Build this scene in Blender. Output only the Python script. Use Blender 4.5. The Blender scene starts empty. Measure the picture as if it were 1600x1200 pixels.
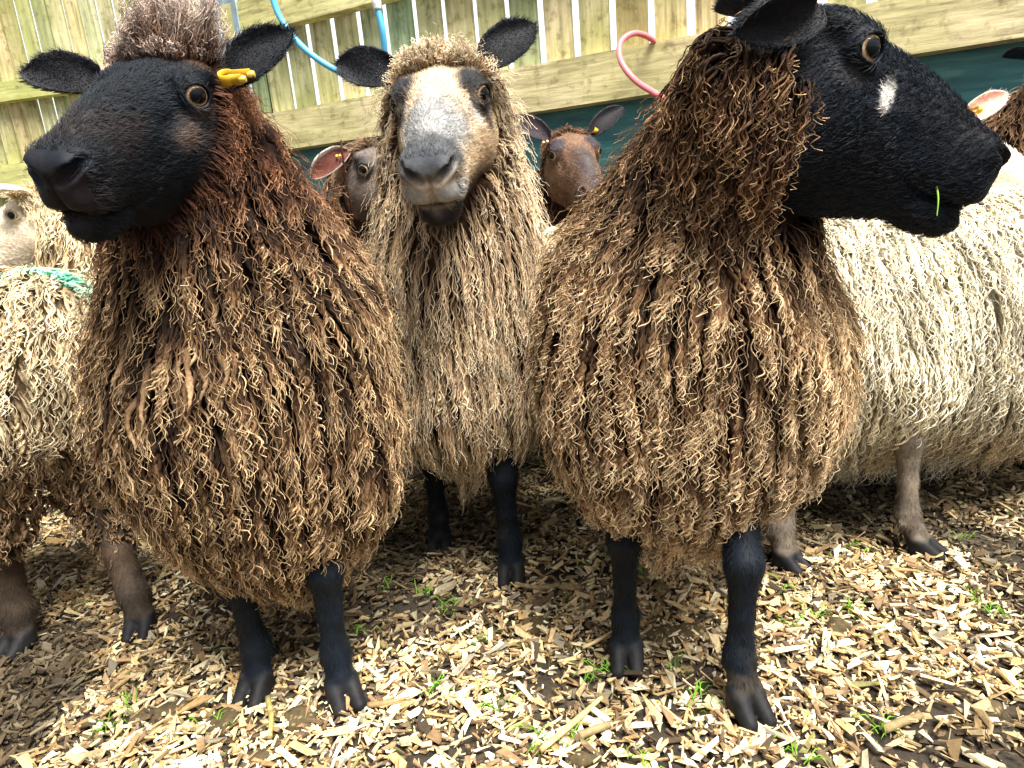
import bpy, math
import numpy as np
from mathutils import Matrix, Vector
from mathutils.kdtree import KDTree

# ------------------------------------------------------------------ camera
scene = bpy.context.scene
COL = scene.collection
FPX, CAM_H, PITCH, ROLL = 1050.0, 0.72, math.radians(14.7), math.radians(5.0)
_f = np.array([0, math.cos(PITCH), -math.sin(PITCH)]); _r = np.array([1.0, 0, 0]); _u = np.cross(_r, _f)
CR = math.cos(ROLL) * _r - math.sin(ROLL) * _u
CU = math.cos(ROLL) * _u + math.sin(ROLL) * _r
CAM = np.array([0, 0, CAM_H])
cd = bpy.data.cameras.new("camera"); cam = bpy.data.objects.new("camera", cd); COL.objects.link(cam)
cd.sensor_width = 36.0; cd.lens = 36.0 * FPX / 1600.0; cd.clip_start = 0.02; cd.clip_end = 600
M = Matrix.Identity(4)
for i in range(3):
    M[i][0] = CR[i]; M[i][1] = CU[i]; M[i][2] = -_f[i]; M[i][3] = CAM[i]
cam.matrix_world = M
scene.camera = cam

# ------------------------------------------------------------------ light
SUN_EL, SUN_AZ = math.radians(66), math.radians(142)     # azimuth: from +Y clockwise; behind the camera's right
w = bpy.data.worlds.new("World"); scene.world = w; w.use_nodes = True
nt = w.node_tree; bg = nt.nodes["Background"]
sky = nt.nodes.new("ShaderNodeTexSky"); sky.sky_type = 'NISHITA'; sky.sun_disc = False
sky.sun_elevation = SUN_EL; sky.sun_rotation = SUN_AZ; sky.air_density = 0.8; sky.dust_density = 5.0; sky.ozone_density = 1.0
hs = nt.nodes.new("ShaderNodeHueSaturation"); hs.inputs["Saturation"].default_value = 0.22        # thin bright cloud whitens the sky
nt.links.new(sky.outputs[0], hs.inputs["Color"]); nt.links.new(hs.outputs[0], bg.inputs[0]); bg.inputs[1].default_value = 0.06
# added boost of the low sky beyond the fence: white gaps, rim light
tcw = nt.nodes.new("ShaderNodeTexCoord"); sx = nt.nodes.new("ShaderNodeSeparateXYZ"); nt.links.new(tcw.outputs["Generated"], sx.inputs[0])
m1 = nt.nodes.new("ShaderNodeMapRange"); m1.interpolation_type = 'SMOOTHSTEP'; m1.inputs[1].default_value = 0.1; m1.inputs[2].default_value = 0.8; nt.links.new(sx.outputs["Y"], m1.inputs[0])
m2 = nt.nodes.new("ShaderNodeMapRange"); m2.interpolation_type = 'SMOOTHSTEP'; m2.inputs[1].default_value = 0.75; m2.inputs[2].default_value = 0.25; nt.links.new(sx.outputs["Z"], m2.inputs[0])
mm_ = nt.nodes.new("ShaderNodeMath"); mm_.operation = 'MULTIPLY'; nt.links.new(m1.outputs[0], mm_.inputs[0]); nt.links.new(m2.outputs[0], mm_.inputs[1])
ma_ = nt.nodes.new("ShaderNodeMath"); ma_.operation = 'MULTIPLY_ADD'; ma_.inputs[1].default_value = 0.12; ma_.inputs[2].default_value = 0.07
nt.links.new(mm_.outputs[0], ma_.inputs[0]); nt.links.new(ma_.outputs[0], bg.inputs[1])
sd = bpy.data.lights.new("sun", 'SUN'); so = bpy.data.objects.new("sun", sd); COL.objects.link(so)
sd.energy = 4.2; sd.angle = math.radians(30); sd.color = (1.0, 0.95, 0.86)
sdir = Vector((math.sin(SUN_AZ) * math.cos(SUN_EL), math.cos(SUN_AZ) * math.cos(SUN_EL), math.sin(SUN_EL)))
so.rotation_euler = sdir.to_track_quat('Z', 'Y').to_euler()
scene.view_settings.view_transform = 'Standard'; scene.view_settings.look = 'None'
scene.view_settings.exposure = 1.5; scene.view_settings.gamma = 1.0
scene.render.engine = 'CYCLES'
scene.cycles.max_bounces = 6; scene.cycles.diffuse_bounces = 3; scene.cycles.glossy_bounces = 2
scene.cycles.use_denoising = True; scene.cycles.denoiser = 'OPENIMAGEDENOISE'; scene.cycles.denoising_prefilter = 'ACCURATE'; scene.cycles.denoising_input_passes = 'RGB_ALBEDO_NORMAL'

# ------------------------------------------------------------------ helpers
f32 = np.float32
def lin(r, g, b):
    c = np.array([r, g, b], float) / 255
    return np.where(c <= .04045, c / 12.92, ((c + .055) / 1.055) ** 2.4)
def nrm(v):
    v = np.asarray(v, float); return v / (np.linalg.norm(v, axis=-1, keepdims=True) + 1e-12)
def sstep(x, a, b):
    t = np.clip((x - a) / (b - a), 0, 1); return t * t * (3 - 2 * t)
def vnoise(P, sc, seed=0):
    q = np.asarray(P, float) * sc + seed * 17.31
    i = np.floor(q); f = q - i; f = f * f * (3 - 2 * f); out = 0
    for dx in (0, 1):
        for dy in (0, 1):
            for dz in (0, 1):
                h = np.sin((i[..., 0] + dx) * 127.1 + (i[..., 1] + dy) * 311.7 + (i[..., 2] + dz) * 74.7) * 43758.5453
                h = h - np.floor(h)
                out = out + h * (f[..., 0] if dx else 1 - f[..., 0]) * (f[..., 1] if dy else 1 - f[..., 1]) * (f[..., 2] if dz else 1 - f[..., 2])
    return out
def fbm(P, sc, seed=0, o=3):
    s = 0; a = .5; t = 0
    for k in range(o):
        s = s + a * vnoise(P, sc * 2 ** k, seed + k); t += a; a *= .5
    return s / t
def at(px, py, Y):
    d = _f + CR * (px - 800) / FPX - CU * (py - 600) / FPX
    return CAM + d * (Y / d[1])

def mesh_obj(name, V, polys, mat, col=None, parent=None, base=None, extra=None, smooth=True):
    """polys: list of int arrays (n,3) or (n,4)"""
    V = np.asarray(V, f32)
    if base is not None: V = V - np.asarray(base, f32)
    me = bpy.data.meshes.new(name)
    me.vertices.add(len(V)); me.vertices.foreach_set("co", np.ascontiguousarray(V, f32).ravel())
    polys = [p for p in polys if len(p)]
    loops = np.concatenate([p.ravel() for p in polys]).astype(np.int32)
    starts = []; o = 0
    for p in polys:
        starts.append(o + np.arange(len(p)) * p.shape[1]); o += p.size
    starts = np.concatenate(starts).astype(np.int32)
    me.loops.add(len(loops)); me.loops.foreach_set("vertex_index", loops)
    me.polygons.add(len(starts)); me.polygons.foreach_set("loop_start", starts)
    me.update(calc_edges=True)
    me.polygons.foreach_set("use_smooth", np.full(len(starts), smooth, bool))
    if col is not None:
        a = me.attributes.new("Col", 'FLOAT_COLOR', 'POINT')
        c4 = np.ones((len(V), 4), f32); c4[:, :3] = col; a.data.foreach_set("color", c4.ravel())
    if mat is not None: me.materials.append(mat)
    ob = bpy.data.objects.new(name, me); COL.objects.link(ob)
    if parent is not None: ob.parent = parent
    return ob
def tag(o, label=None, cat=None, group=None, kind=None):
    if label: o["label"] = label
    if cat: o["category"] = cat
    if group: o["group"] = group
    if kind: o["kind"] = kind
    return o
def empty(name, loc):
    o = bpy.data.objects.new(name, None); COL.objects.link(o); o.location = loc; o.empty_display_size = .1
    return o

class Geo:
    def __init__(s): s.V = []; s.P = []; s.C = []; s.n = 0
    def add(s, V, F, C=None):
        V = np.asarray(V, float); F = np.asarray(F)
        s.V.append(V); s.P.append(F + s.n)
        s.C.append(np.broadcast_to(np.asarray(C if C is not None else (1, 1, 1), float), (len(V), 3)))
        s.n += len(V)
    def out(s, name, mat, parent=None, base=None, smooth=True):
        V = np.concatenate(s.V); C = np.concatenate(s.C)
        q = [p for p in s.P if p.shape[1] == 4]; t = [p for p in s.P if p.shape[1] == 3]
        P = ([np.concatenate(q)] if q else []) + ([np.concatenate(t)] if t else [])
        return mesh_obj(name, V, P, mat, C, parent, base, smooth=smooth)
BOXF = np.array([[0, 3, 2, 1], [4, 5, 6, 7], [0, 1, 5, 4], [1, 2, 6, 5], [2, 3, 7, 6], [3, 0, 4, 7]])
def box_v(lo, hi):
    x0, y0, z0 = lo; x1, y1, z1 = hi
    return np.array([[x0, y0, z0], [x1, y0, z0], [x1, y1, z0], [x0, y1, z0], [x0, y0, z1], [x1, y0, z1], [x1, y1, z1], [x0, y1, z1]], float)

def tubes(P, R, sides=3):
    """P (N,K,3) centre lines, R (N,K) radii -> verts, quads"""
    N, K, _ = P.shape
    T = np.gradient(P, axis=1); T = nrm(T)
    ref = np.zeros((N, 1, 3)); ref[:, 0, 0] = 1.0
    m = np.abs(T[:, :1, 0]) > .8
    ref = np.where(m[..., None], np.array([0, 1.0, 0]), ref)
    A = nrm(np.cross(T, np.broadcast_to(ref, T.shape))); B = np.cross(T, A)
    ang = np.arange(sides) * 2 * np.pi / sides
    V = P[:, :, None, :] + R[:, :, None, None] * (np.cos(ang)[None, None, :, None] * A[:, :, None, :] + np.sin(ang)[None, None, :, None] * B[:, :, None, :])
    idx = np.arange(N * K * sides).reshape(N, K, sides)
    a = idx[:, :-1, :]; b = np.roll(a, -1, 2); d = idx[:, 1:, :]; c = np.roll(d, -1, 2)
    F = np.stack([a, b, c, d], -1).reshape(-1, 4)
    return V.reshape(-1, 3), F
def spline(pts, n):
    p = np.asarray(pts, float); p = np.vstack([2 * p[0] - p[1], p, 2 * p[-1] - p[-2]])
    m = len(p) - 3; u = np.linspace(0, m - 1e-6, n); i = u.astype(int); t = (u - i)[:, None]
    a, b, c, d = p[i], p[i + 1], p[i + 2], p[i + 3]
    return .5 * (2 * b + (c - a) * t + (2 * a - 5 * b + 4 * c - d) * t ** 2 + (3 * b - a - 3 * c + d) * t ** 3)
def one_tube(pts, r, n=40, sides=10):
    P = spline(pts, n)[None]; R = np.broadcast_to(np.interp(np.linspace(0, 1, n), np.linspace(0, 1, len(np.atleast_1d(r))), np.atleast_1d(r)), (1, n))
    V, F = tubes(P, R, sides)
    c0 = len(V); V = np.vstack([V, P[0, :1], P[0, -1:]])
    s = np.arange(sides); e = (n - 1) * sides
    caps = np.concatenate([np.stack([np.full(sides, c0), (s + 1) % sides, s, ], 1), np.stack([np.full(sides, c0 + 1), e + s, e + (s + 1) % sides], 1)])
    return V, F, caps

# ------------------------------------------------------------------ signed distance toolkit
def smin(a, b, k):
    h = np.clip(.5 + .5 * (b - a) / k, 0, 1); return b + (a - b) * h - k * h * (1 - h)
def smax(a, b, k): return -smin(-a, -b, k)
def s_ell(P, c, r, R=None):
    q = P - np.asarray(c, P.dtype)
    if R is not None: q = q @ np.asarray(R, P.dtype)
    r = np.asarray(r, P.dtype)
    k0 = np.sqrt(((q / r) ** 2).sum(-1)); k1 = np.sqrt(((q / r ** 2) ** 2).sum(-1)) + 1e-9
    return k0 * (k0 - 1) / k1
def s_cone(P, a, b, ra, rb):
    a = np.asarray(a, P.dtype); ba = np.asarray(b, P.dtype) - a; pa = P - a
    h = np.clip((pa @ ba) / (ba @ ba), 0, 1)
    return np.sqrt(((pa - h[..., None] * ba) ** 2).sum(-1)) - (ra + (rb - ra) * h)
def rotz(a):
    c, s = math.cos(a), math.sin(a); return np.array([[c, -s, 0], [s, c, 0], [0, 0, 1]])
def rot(y, p, r):
    y, p, r = map(math.radians, (y, p, r))
    cp, sp, cr, sr = math.cos(p), math.sin(p), math.cos(r), math.sin(r)
    return rotz(y) @ np.array([[cp, 0, sp], [0, 1, 0], [-sp, 0, cp]]) @ np.array([[1, 0, 0], [0, cr, -sr], [0, sr, cr]])
def grad(fn, P, e=.002):
    g = np.stack([fn(P + np.array(d) * e) - fn(P - np.array(d) * e) for d in ((1, 0, 0), (0, 1, 0), (0, 0, 1))], -1)
    return nrm(g)
def surface_nets(fn, lo, hi, h):
    lo = np.asarray(lo, float); n = np.ceil((np.asarray(hi) - lo) / h).astype(int) + 1
    ax = [(lo[i] + np.arange(n[i]) * h).astype(f32) for i in range(3)]
    F = np.empty(n, f32)
    YZ = np.stack(np.meshgrid(ax[1], ax[2], indexing='ij'), -1)
    step = max(1, int(400000 / (n[1] * n[2])))
    for s in range(0, n[0], step):
        xs = ax[0][s:s + step]
        P = np.empty((len(xs), n[1], n[2], 3), f32); P[..., 0] = xs[:, None, None]; P[..., 1:] = YZ
        F[s:s + step] = fn(P)
    S = F < 0
    cnt = sum(S[dx:n[0] - 1 + dx, dy:n[1] - 1 + dy, dz:n[2] - 1 + dz].astype(np.int8) for dx in (0, 1) for dy in (0, 1) for dz in (0, 1))
    act = (cnt > 0) & (cnt < 8); I = np.argwhere(act); vid = np.full(act.shape, -1, np.int64); vid[act] = np.arange(len(I))
    acc = np.zeros((len(I), 3)); num = np.zeros(len(I))
    cor = [(dx, dy, dz) for dx in (0, 1) for dy in (0, 1) for dz in (0, 1)]
    for a in cor:
        for d in range(3):
            if a[d]: continue
            b = list(a); b[d] = 1
            fa = F[I[:, 0] + a[0], I[:, 1] + a[1], I[:, 2] + a[2]]; fb = F[I[:, 0] + b[0], I[:, 1] + b[1], I[:, 2] + b[2]]
            m = (fa < 0) != (fb < 0); t = np.where(m, fa / np.where(m, fa - fb, 1), 0)
            p = np.repeat(np.array(a, float)[None], len(I), 0); p[:, d] = t
            acc[m] += p[m]; num[m] += 1
    V = lo + (I + acc / num[:, None]) * h
    Q = []
    for d in range(3):
        e1, e2 = (d + 1) % 3, (d + 2) % 3
        sl0 = [slice(None)] * 3; sl1 = [slice(None)] * 3; sl0[d] = slice(0, -1); sl1[d] = slice(1, None)
        A, B = S[tuple(sl0)], S[tuple(sl1)]
        E = np.argwhere(A != B); ok = (E[:, e1] > 0) & (E[:, e2] > 0) & (E[:, e1] < n[e1] - 1) & (E[:, e2] < n[e2] - 1); E = E[ok]
        ins = A[tuple(E.T)]
        def c(o1, o2):
            X = E.copy(); X[:, e1] -= o1; X[:, e2] -= o2; return vid[tuple(X.T)]
        q = np.stack([c(1, 1), c(0, 1), c(0, 0), c(1, 0)], -1)
        q[~ins] = q[~ins][:, ::-1]; Q.append(q)
    return V, np.concatenate(Q)
def sample_mesh(V, Q, n, rng, weight=None):
    """n points area weighted; weight(P,N) in 0..1 rejects"""
    a, b, c, d = (V[Q[:, i]] for i in range(4))
    N = np.cross(c - a, d - b); A = np.linalg.norm(N, axis=1) + 1e-12; N = N / A[:, None]
    pr = A * (np.clip(weight((a + b + c + d) / 4, N), 0, 1) if weight else 1)
    cs = np.cumsum(pr); i = np.searchsorted(cs, rng.random(n) * cs[-1]).clip(0, len(Q) - 1)
    u, v = rng.random((2, n, 1))
    P = (a[i] * (1 - u) + b[i] * u) * (1 - v) + (d[i] * (1 - u) + c[i] * u) * v
    return P, N[i], pr.sum() / 2

# ------------------------------------------------------------------ materials
def nodes(name):
    m = bpy.data.materials.new(name); m.use_nodes = True; t = m.node_tree
    return m, t, t.nodes["Principled BSDF"]
def N_(t, typ, **k):
    n = t.nodes.new(typ)
    for a, v in k.items():
        if a.startswith('i_'): n.inputs[a[2:]].default_value = v
        else: setattr(n, a, v)
    return n
def noise(t, scale, detail=4, rough=.6, vec=None):
    n = N_(t, "ShaderNodeTexNoise"); n.inputs["Scale"].default_value = scale; n.inputs["Detail"].default_value = detail; n.inputs["Roughness"].default_value = rough
    if vec is not None: t.links.new(vec, n.inputs["Vector"])
    return n
def ramp(t, fac, stops):
    r = N_(t, "ShaderNodeValToRGB"); e = r.color_ramp.elements
    while len(e) < len(stops): e.new(.5)
    for i, (p, c) in enumerate(stops):
        e[i].position = p; e[i].color = (*c, 1) if len(c) == 3 else c
    t.links.new(fac, r.inputs[0]); return r
def mix(t, typ, fac, a, b):
    n = N_(t, "ShaderNodeMix", data_type='RGBA', blend_type=typ)
    for s, v in ((0, fac), (6, a), (7, b)):
        if hasattr(v, 'links'): t.links.new(v, n.inputs[s])
        else: n.inputs[s].default_value = v if not isinstance(v, tuple) else (*v, 1)[:4]
    return n.outputs[2]
def vcol_mat(name, rough, spec, nscale=0, namp=.3, bump=0, bscale=400, sheen=0):
    m, t, b = nodes(name)
    a = N_(t, "ShaderNodeAttribute"); a.attribute_name = "Col"
    tc = N_(t, "ShaderNodeTexCoord"); c = a.outputs["Color"]
    if nscale:
        n = noise(t, nscale, 3, .6, tc.outputs["Object"])
        r = ramp(t, n.outputs[0], [(.25, (1 - namp,) * 3), (.75, (1 + namp,) * 3)])
        c = mix(t, 'MULTIPLY', 1.0, c, r.outputs[0])
    t.links.new(c, b.inputs["Base Color"]); b.inputs["Roughness"].default_value = rough
    b.inputs["Specular IOR Level"].default_value = spec
    if sheen: b.inputs["Sheen Weight"].default_value = sheen; b.inputs["Sheen Roughness"].default_value = .5
    if bump:
        n2 = noise(t, bscale, 4, .7, tc.outputs["Object"]); bp = N_(t, "ShaderNodeBump"); bp.inputs["Strength"].default_value = bump; bp.inputs["Distance"].default_value = .002
        t.links.new(n2.outputs[0], bp.inputs["Height"]); t.links.new(bp.outputs[0], b.inputs["Normal"])
    return m
M_WOOL = vcol_mat("wool", .8, .18, 420, .5, .6, 900)
M_SKIN = vcol_mat("short_haired_skin", .65, .18, 160, .3, .25, 300)
M_FUR = vcol_mat("short_fur", .5, .3)
M_PLAIN = vcol_mat("painted", .45, .4, 60, .15)
M_EYE = vcol_mat("eye", .05, .22)

# ------------------------------------------------------------------ sheep: head shape in head space (x to the nose, y left, z up)
_xs = np.array([-.14, -.10, -.06, -.02, .03, .08, .12, .15, .18, .20, .24])
_tab = {k: np.array(v) for k, v in dict(
    zt=[.020, .044, .056, .059, .055, .050, .042, .032, .018, .006, -.02],
    zb=[-.08, -.115, -.140, -.152, -.148, -.134, -.117, -.107, -.10, -.097, -.09],
    w=[.050, .062, .070, .072, .066, .054, .046, .042, .040, .038, .034]).items()}
_xf = np.linspace(-.14, .24, 200)
def _smooth(v):
    y = np.interp(_xf, _xs, v)
    for _ in range(3): y = np.convolve(np.pad(y, 8, mode='edge'), np.ones(17) / 17, 'valid')
    return y
_tabf = {k: _smooth(v) for k, v in _tab.items()}
EYE_C = np.array([.006, .0575, .020]); EYE_E = nrm([.48, .86, .10]); EYE_R = .0180
def mouth_z(x): return np.interp(x, [.10, .125, .15, .18, .20, .23], [-.063, -.071, -.079, -.075, -.068, -.062])
def head_sdf(P):
    shp = P.shape[:-1]; Q = P.reshape(-1, 3); x, z = Q[:, 0], Q[:, 2]; y = np.abs(Q[:, 1]); A = np.stack([x, y, z], -1)
    zt = np.interp(x, _xf, _tabf['zt']); zb = np.interp(x, _xf, _tabf['zb']); w = np.interp(x, _xf, _tabf['w'])
    hz = (zt - zb) / 2; s = (z - (zt + zb) / 2) / hz
    ws = w * (1 - .46 * np.clip(-s, 0, 1.2) ** 1.6) * (1 - np.interp(x, [-.02, .05], [.10, .30]) * np.clip(s, 0, 1.2) ** 2)
    p = 2.3
    f = (((y / ws) ** p + np.abs(s) ** p) ** (1 / p) - 1) * np.minimum(ws, hz) * .95
    f = smax(f, x - .190, .03); f = smax(f, -.125 - x, .03)
    f = smin(f, s_ell(A, (.182, 0, -.028), (.044, .041, .040)), .018)             # muzzle
    f = smin(f, s_ell(A, (.186, .016, -.052), (.034, .024, .024)), .012)          # upper lip
    f = smin(f, s_ell(A, (.171, 0, -.088), (.047, .029, .023)), .008)             # lower lip and chin
    f = smin(f, s_ell(A, (.200, .022, -.010), (.022, .015, .013)), .016)          # nostril wing
    f = smin(f, s_ell(A, (-.012, .050, .037), (.034, .016, .012)), .022)          # brow
    f = smin(f, s_ell(A, (-.020, .048, -.065), (.052, .024, .058)), .025)         # cheek muscle
    f = f + .0045 * np.exp(-((x - .055) / .022) ** 2 - ((z + .000) / .012) ** 2 - ((y - .05) / .02) ** 2)
    f = f + .0025 * np.exp(-((x - .10) / .03) ** 2 - ((z + .035) / .018) ** 2 - ((y - .045) / .02) ** 2)
    # nostril slit, philtrum, mouth
    f = smax(f, -np.minimum(s_cone(A, (.226, .011, -.027), (.217, .025, -.015), .0056, .0084), s_cone(A, (.217, .025, -.015), (.200, .037, -.004), .0084, .0050)), .004)
    f = f + .005 * np.exp(-(y / .003) ** 2) * sstep(x, .195, .212) * sstep(-z, .014, .024) * sstep(z, -.075, -.06)
    f = f + .0050 * np.exp(-((z - mouth_z(x)) / .0032) ** 2) * sstep(x, .112, .13)
    # eye: lids round an almond opening
    e = EYE_E; h = nrm(np.cross([0, 0, 1.0], e)); v = np.cross(e, h); d = A - EYE_C
    a_ = d @ e; h_ = d @ h; v_ = d @ v + .10 * h_
    ro = np.sqrt((h_ / .0158) ** 2 + (v_ / .0136) ** 2)
    rr = np.sqrt((d ** 2).sum(-1))
    f = smin(f, rr - (EYE_R + .0030), .010)
    f = smin(f, np.maximum(np.abs(rr - EYE_R - .002) - .0028, np.abs((ro - 1.12) * .0135) - .003), .003)
    f = smax(f, -np.maximum(np.maximum((ro - 1) * .0135, .004 - a_), rr - .06), .002)
    return f.reshape(shp).astype(P.dtype)

def ear_geo(base, d, n, L, W, cup=.35, droop=.15, nu=22, nv=14, th=.0035):
    """leaf shaped cupped ear; returns verts, quads, uv(u,v,side)"""
    d = nrm(d); n = nrm(np.asarray(n, float) - np.dot(n, d) * d); s = np.cross(n, d)
    u = np.linspace(0, 1, nu)[:, None]; v = np.linspace(-1, 1, nv)[None, :]
    hw = W / 2 * np.maximum(1 - (np.abs(2 * u - .95) / 1.07) ** 2.4, 0.02) ** .8
    hw = np.where(u < .05, hw * .9, hw)
    ca = cup * (1 - .6 * u)
    X = (np.asarray(base) + d * (L * u)[..., None] - n * (droop * L * u ** 2)[..., None]
         + s * (hw * v * (1 - .25 * ca * v ** 2))[..., None] + n * (hw * (ca * 1.6 * v ** 2 + .08 * np.sin(5 * u + 3 * v)))[..., None])
    t = th * (1 - .6 * np.abs(v) ** 3) * np.ones_like(u)
    front = X + n * (t / 2)[..., None]; back = X - n * (t / 2)[..., None]
    V = np.concatenate([front.reshape(-1, 3), back.reshape(-1, 3)])
    i = np.arange(nu * nv).reshape(nu, nv)
    F1 = np.stack([i[:-1, :-1], i[:-1, 1:], i[1:, 1:], i[1:, :-1]], -1).reshape(-1, 4)
    o = nu * nv; F2 = F1[:, ::-1] + o
    rim = np.concatenate([i[:, 0], i[-1, 1:], i[::-1, -1][1:], i[0, ::-1][1:]])
    F3 = np.stack([rim[:-1], rim[1:], rim[1:] + o, rim[:-1] + o], -1)
    uv = np.zeros((2 * o, 3)); uv[:, 0] = np.tile(np.broadcast_to(u, (nu, nv)).ravel(), 2); uv[:, 1] = np.tile(np.broadcast_to(v, (nu, nv)).ravel(), 2); uv[o:, 2] = 1
    return V, np.concatenate([F1, F2, F3]), uv

def env_fn(prims, k=.06):
    def fn(P):
        f = None
        for p in prims:
            if p[0] == 'e': g = s_ell(P, p[1], p[2], rotz(math.radians(p[3])) if len(p) > 3 else None)
            else: g = s_cone(P, p[1], p[2], p[3], p[4])
            f = g if f is None else smin(f, g, k)
        return f
    return fn
def bounds(prims, pad=.04):
    lo = np.full(3, 9.); hi = np.full(3, -9.)
    for p in prims:
        if p[0] == 'e':
            r = np.asarray(p[2]); r = np.array([max(r[0], r[1])] * 2 + [r[2]]) if len(p) > 3 and p[3] % 180 else r
            lo = np.minimum(lo, np.asarray(p[1]) - r); hi = np.maximum(hi, np.asarray(p[1]) + r)
        else:
            for c, r in ((p[1], p[3]), (p[2], p[4])):
                lo = np.minimum(lo, np.asarray(c) - r); hi = np.maximum(hi, np.asarray(c) + r)
    return lo - pad, hi + pad

def leg_fn(joints, yaw):
    J = [np.array(j[:3], float) for j in joints]; R = [j[3] for j in joints]
    d = np.array([math.cos(yaw), math.sin(yaw), 0]); s = np.array([-d[1], d[0], 0]); e = J[-1] * np.array([1, 1, 0])
    def fn(P):
        f = None
        for i in range(len(J) - 1):
            g = s_cone(P, J[i], J[i + 1], R[i], R[i + 1]); f = g if f is None else smin(f, g, .012)
        for q in (-1, 1):
            a = e + d * .002 + s * q * .0125 + np.array([0, 0, .034]); b = e + d * .042 + s * q * .0140 + np.array([0, 0, .012])
            c = smin(s_cone(P, a, b, .0150, .0085), s_cone(P, a - np.array([0, 0, .018]), b - np.array([0, 0, .003]), .0155, .0105), .006)
            f = smin(f, c, .0025) if q > 0 else smin(f, c, .004)
            f = smin(f, s_ell(P, e - d * .024 + s * q * .012 + np.array([0, 0, .062]), (.009, .009, .012)), .004)   # dewclaw
        return np.maximum(f, -P[..., 2] - .004)
    lo = np.min([j - .07 for j in J] + [e - .08], 0); hi = np.max([j + .07 for j in J] + [e + .08], 0); lo[2] = -.012
    return fn, lo, hi
def foreleg(x, y, top, yaw=-90, s=1.0):
    yw = math.radians(yaw); d = np.array([math.cos(yw), math.sin(yw), 0]); f = np.array([x, y, 0]) - d * .012
    t = np.array(top, float)
    k = f * .72 + t * .28; k[2] = .215; k += d * .014
    m = f * .93 + t * .07; m[2] = .075; m -= d * .004
    return [(*t, .036 * s), (*(t * .45 + k * .55)[:2], .265, .0265 * s), (*k, .0262 * s), (*(k * .55 + m * .45)[:2], .14, .0165 * s), (*m, .0215 * s), (*(f + d * .006)[:2], .034, .0215 * s)], yw

def resample(paths, K):
    n, T, _ = paths.shape; u = np.linspace(0, T - 1.0001, K); i = u.astype(int); f = (u - i)[None, :, None]
    return paths[:, i] * (1 - f) + paths[:, i + 1] * f
def locks(fn, P, N, rng, L, R, K, wl=.02, amp=.003, out=.5, lift=.15, clump=.6, ratio=6, hang=None, frizz=.03, layer=.012, T=10, sides=3, flat=.6, taper=.7, stiff=.6, cord=.55):
    n = len(P); x = P - N * .004; paths = np.empty((n, T + 1, 3)); paths[:, 0] = x
    h0 = hang(P, N); d = nrm(N * out + h0 * (1 - out) + frizz * 3 * rng.normal(size=(n, 3)))
    lay = layer * rng.random(n) ** 1.2
    wob = nrm(np.stack([vnoise(P, 14, 5), vnoise(P, 14, 6), vnoise(P, 14, 7)], -1) - .5) * .13
    for k in range(1, T + 1):
        g = grad(fn, x); hg = hang(x, g) + wob
        ht = hg - (hg * g).sum(-1, keepdims=True) * g * .9
        d = nrm(d * stiff + nrm(ht + g * lift) * (1 - stiff) + frizz * rng.normal(size=(n, 3)))
        x = x + d * (L / T)[:, None]
        s = fn(x); x = x + g * np.maximum(lay * min(1, k / 3) - s, 0)[:, None]
        paths[:, k] = x
    m = max(2, n // ratio); cen = rng.choice(n, m, replace=False)
    kd = KDTree(m)
    for i, c in enumerate(cen): kd.insert(P[c], i)
    kd.balance(); near = np.array([cen[kd.find(p)[1]] for p in P])
    tt = np.linspace(0, 1, T + 1)[None, :, None]
    cl = (clump * (0.55 + .45 * rng.random(n)))[:, None, None]
    paths = paths + (paths[near] - paths) * cl * sstep(tt, -.1, .6) * (1 - .35 * sstep(tt, .75, 1.0))
    C = resample(paths, K); t = np.linspace(0, 1, K)[None]
    Tn = nrm(np.gradient(C, axis=1)); A = nrm(np.cross(Tn, np.broadcast_to(N[:, None] + 1e-3, Tn.shape))); B = np.cross(Tn, A)
    ph = (rng.random(n) * 6.283)[near][:, None] + cord * 1.9 * rng.normal(size=(n, 1)) * (.25 + t); wl_ = wl * (.7 + 1.1 * rng.random(n))
    wv = L[:, None] / (wl_[near] * (1 + .06 * rng.normal(size=n)))[:, None]
    am = (amp * (.5 + 1.0 * rng.random(n)))[near][:, None] * (.22 + 1.0 * t ** 2.2) * (.75 + .5 * rng.random((n, 1)))
    ang = ph + 6.283 * wv * t ** 1.1
    C = C + (am * np.cos(ang))[..., None] * A + (flat * am * np.sin(ang))[..., None] * B
    lump = 1 + .22 * np.sin(ph * 3 + ang * .5) + .12 * rng.normal(size=(n, K))
    rad = R[:, None] * np.clip(1 - t, .04, 1) ** taper * (.55 + .45 * sstep(t, 0, .12)) * lump
    V, F = tubes(C, np.maximum(rad, .00035), sides)
    return V, F, C, t
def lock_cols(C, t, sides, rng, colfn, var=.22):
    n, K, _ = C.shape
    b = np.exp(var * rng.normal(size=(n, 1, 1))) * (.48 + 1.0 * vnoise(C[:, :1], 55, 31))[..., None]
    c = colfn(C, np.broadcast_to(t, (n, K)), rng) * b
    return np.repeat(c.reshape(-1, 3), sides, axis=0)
def grad3(t, stops):
    ts = [s[0] for s in stops]; return np.stack([np.interp(t, ts, [s[1][i] for s in stops]) for i in range(3)], -1)

DENS = 1.0
def hang_body(axis_pt, axis_dir):
    ap = np.asarray(axis_pt, float); ad = nrm(axis_dir)
    def h(P, N):
        o = P - ap; o[..., 2] = 0; o = o - (o @ ad)[..., None] * ad; o = nrm(o)
        return nrm(np.array([0, 0, -1.0]) + .75 * o * np.clip(N[..., 2:3], 0, 1) + .12 * N * np.array([1, 1, 0]))
    return h

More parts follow.
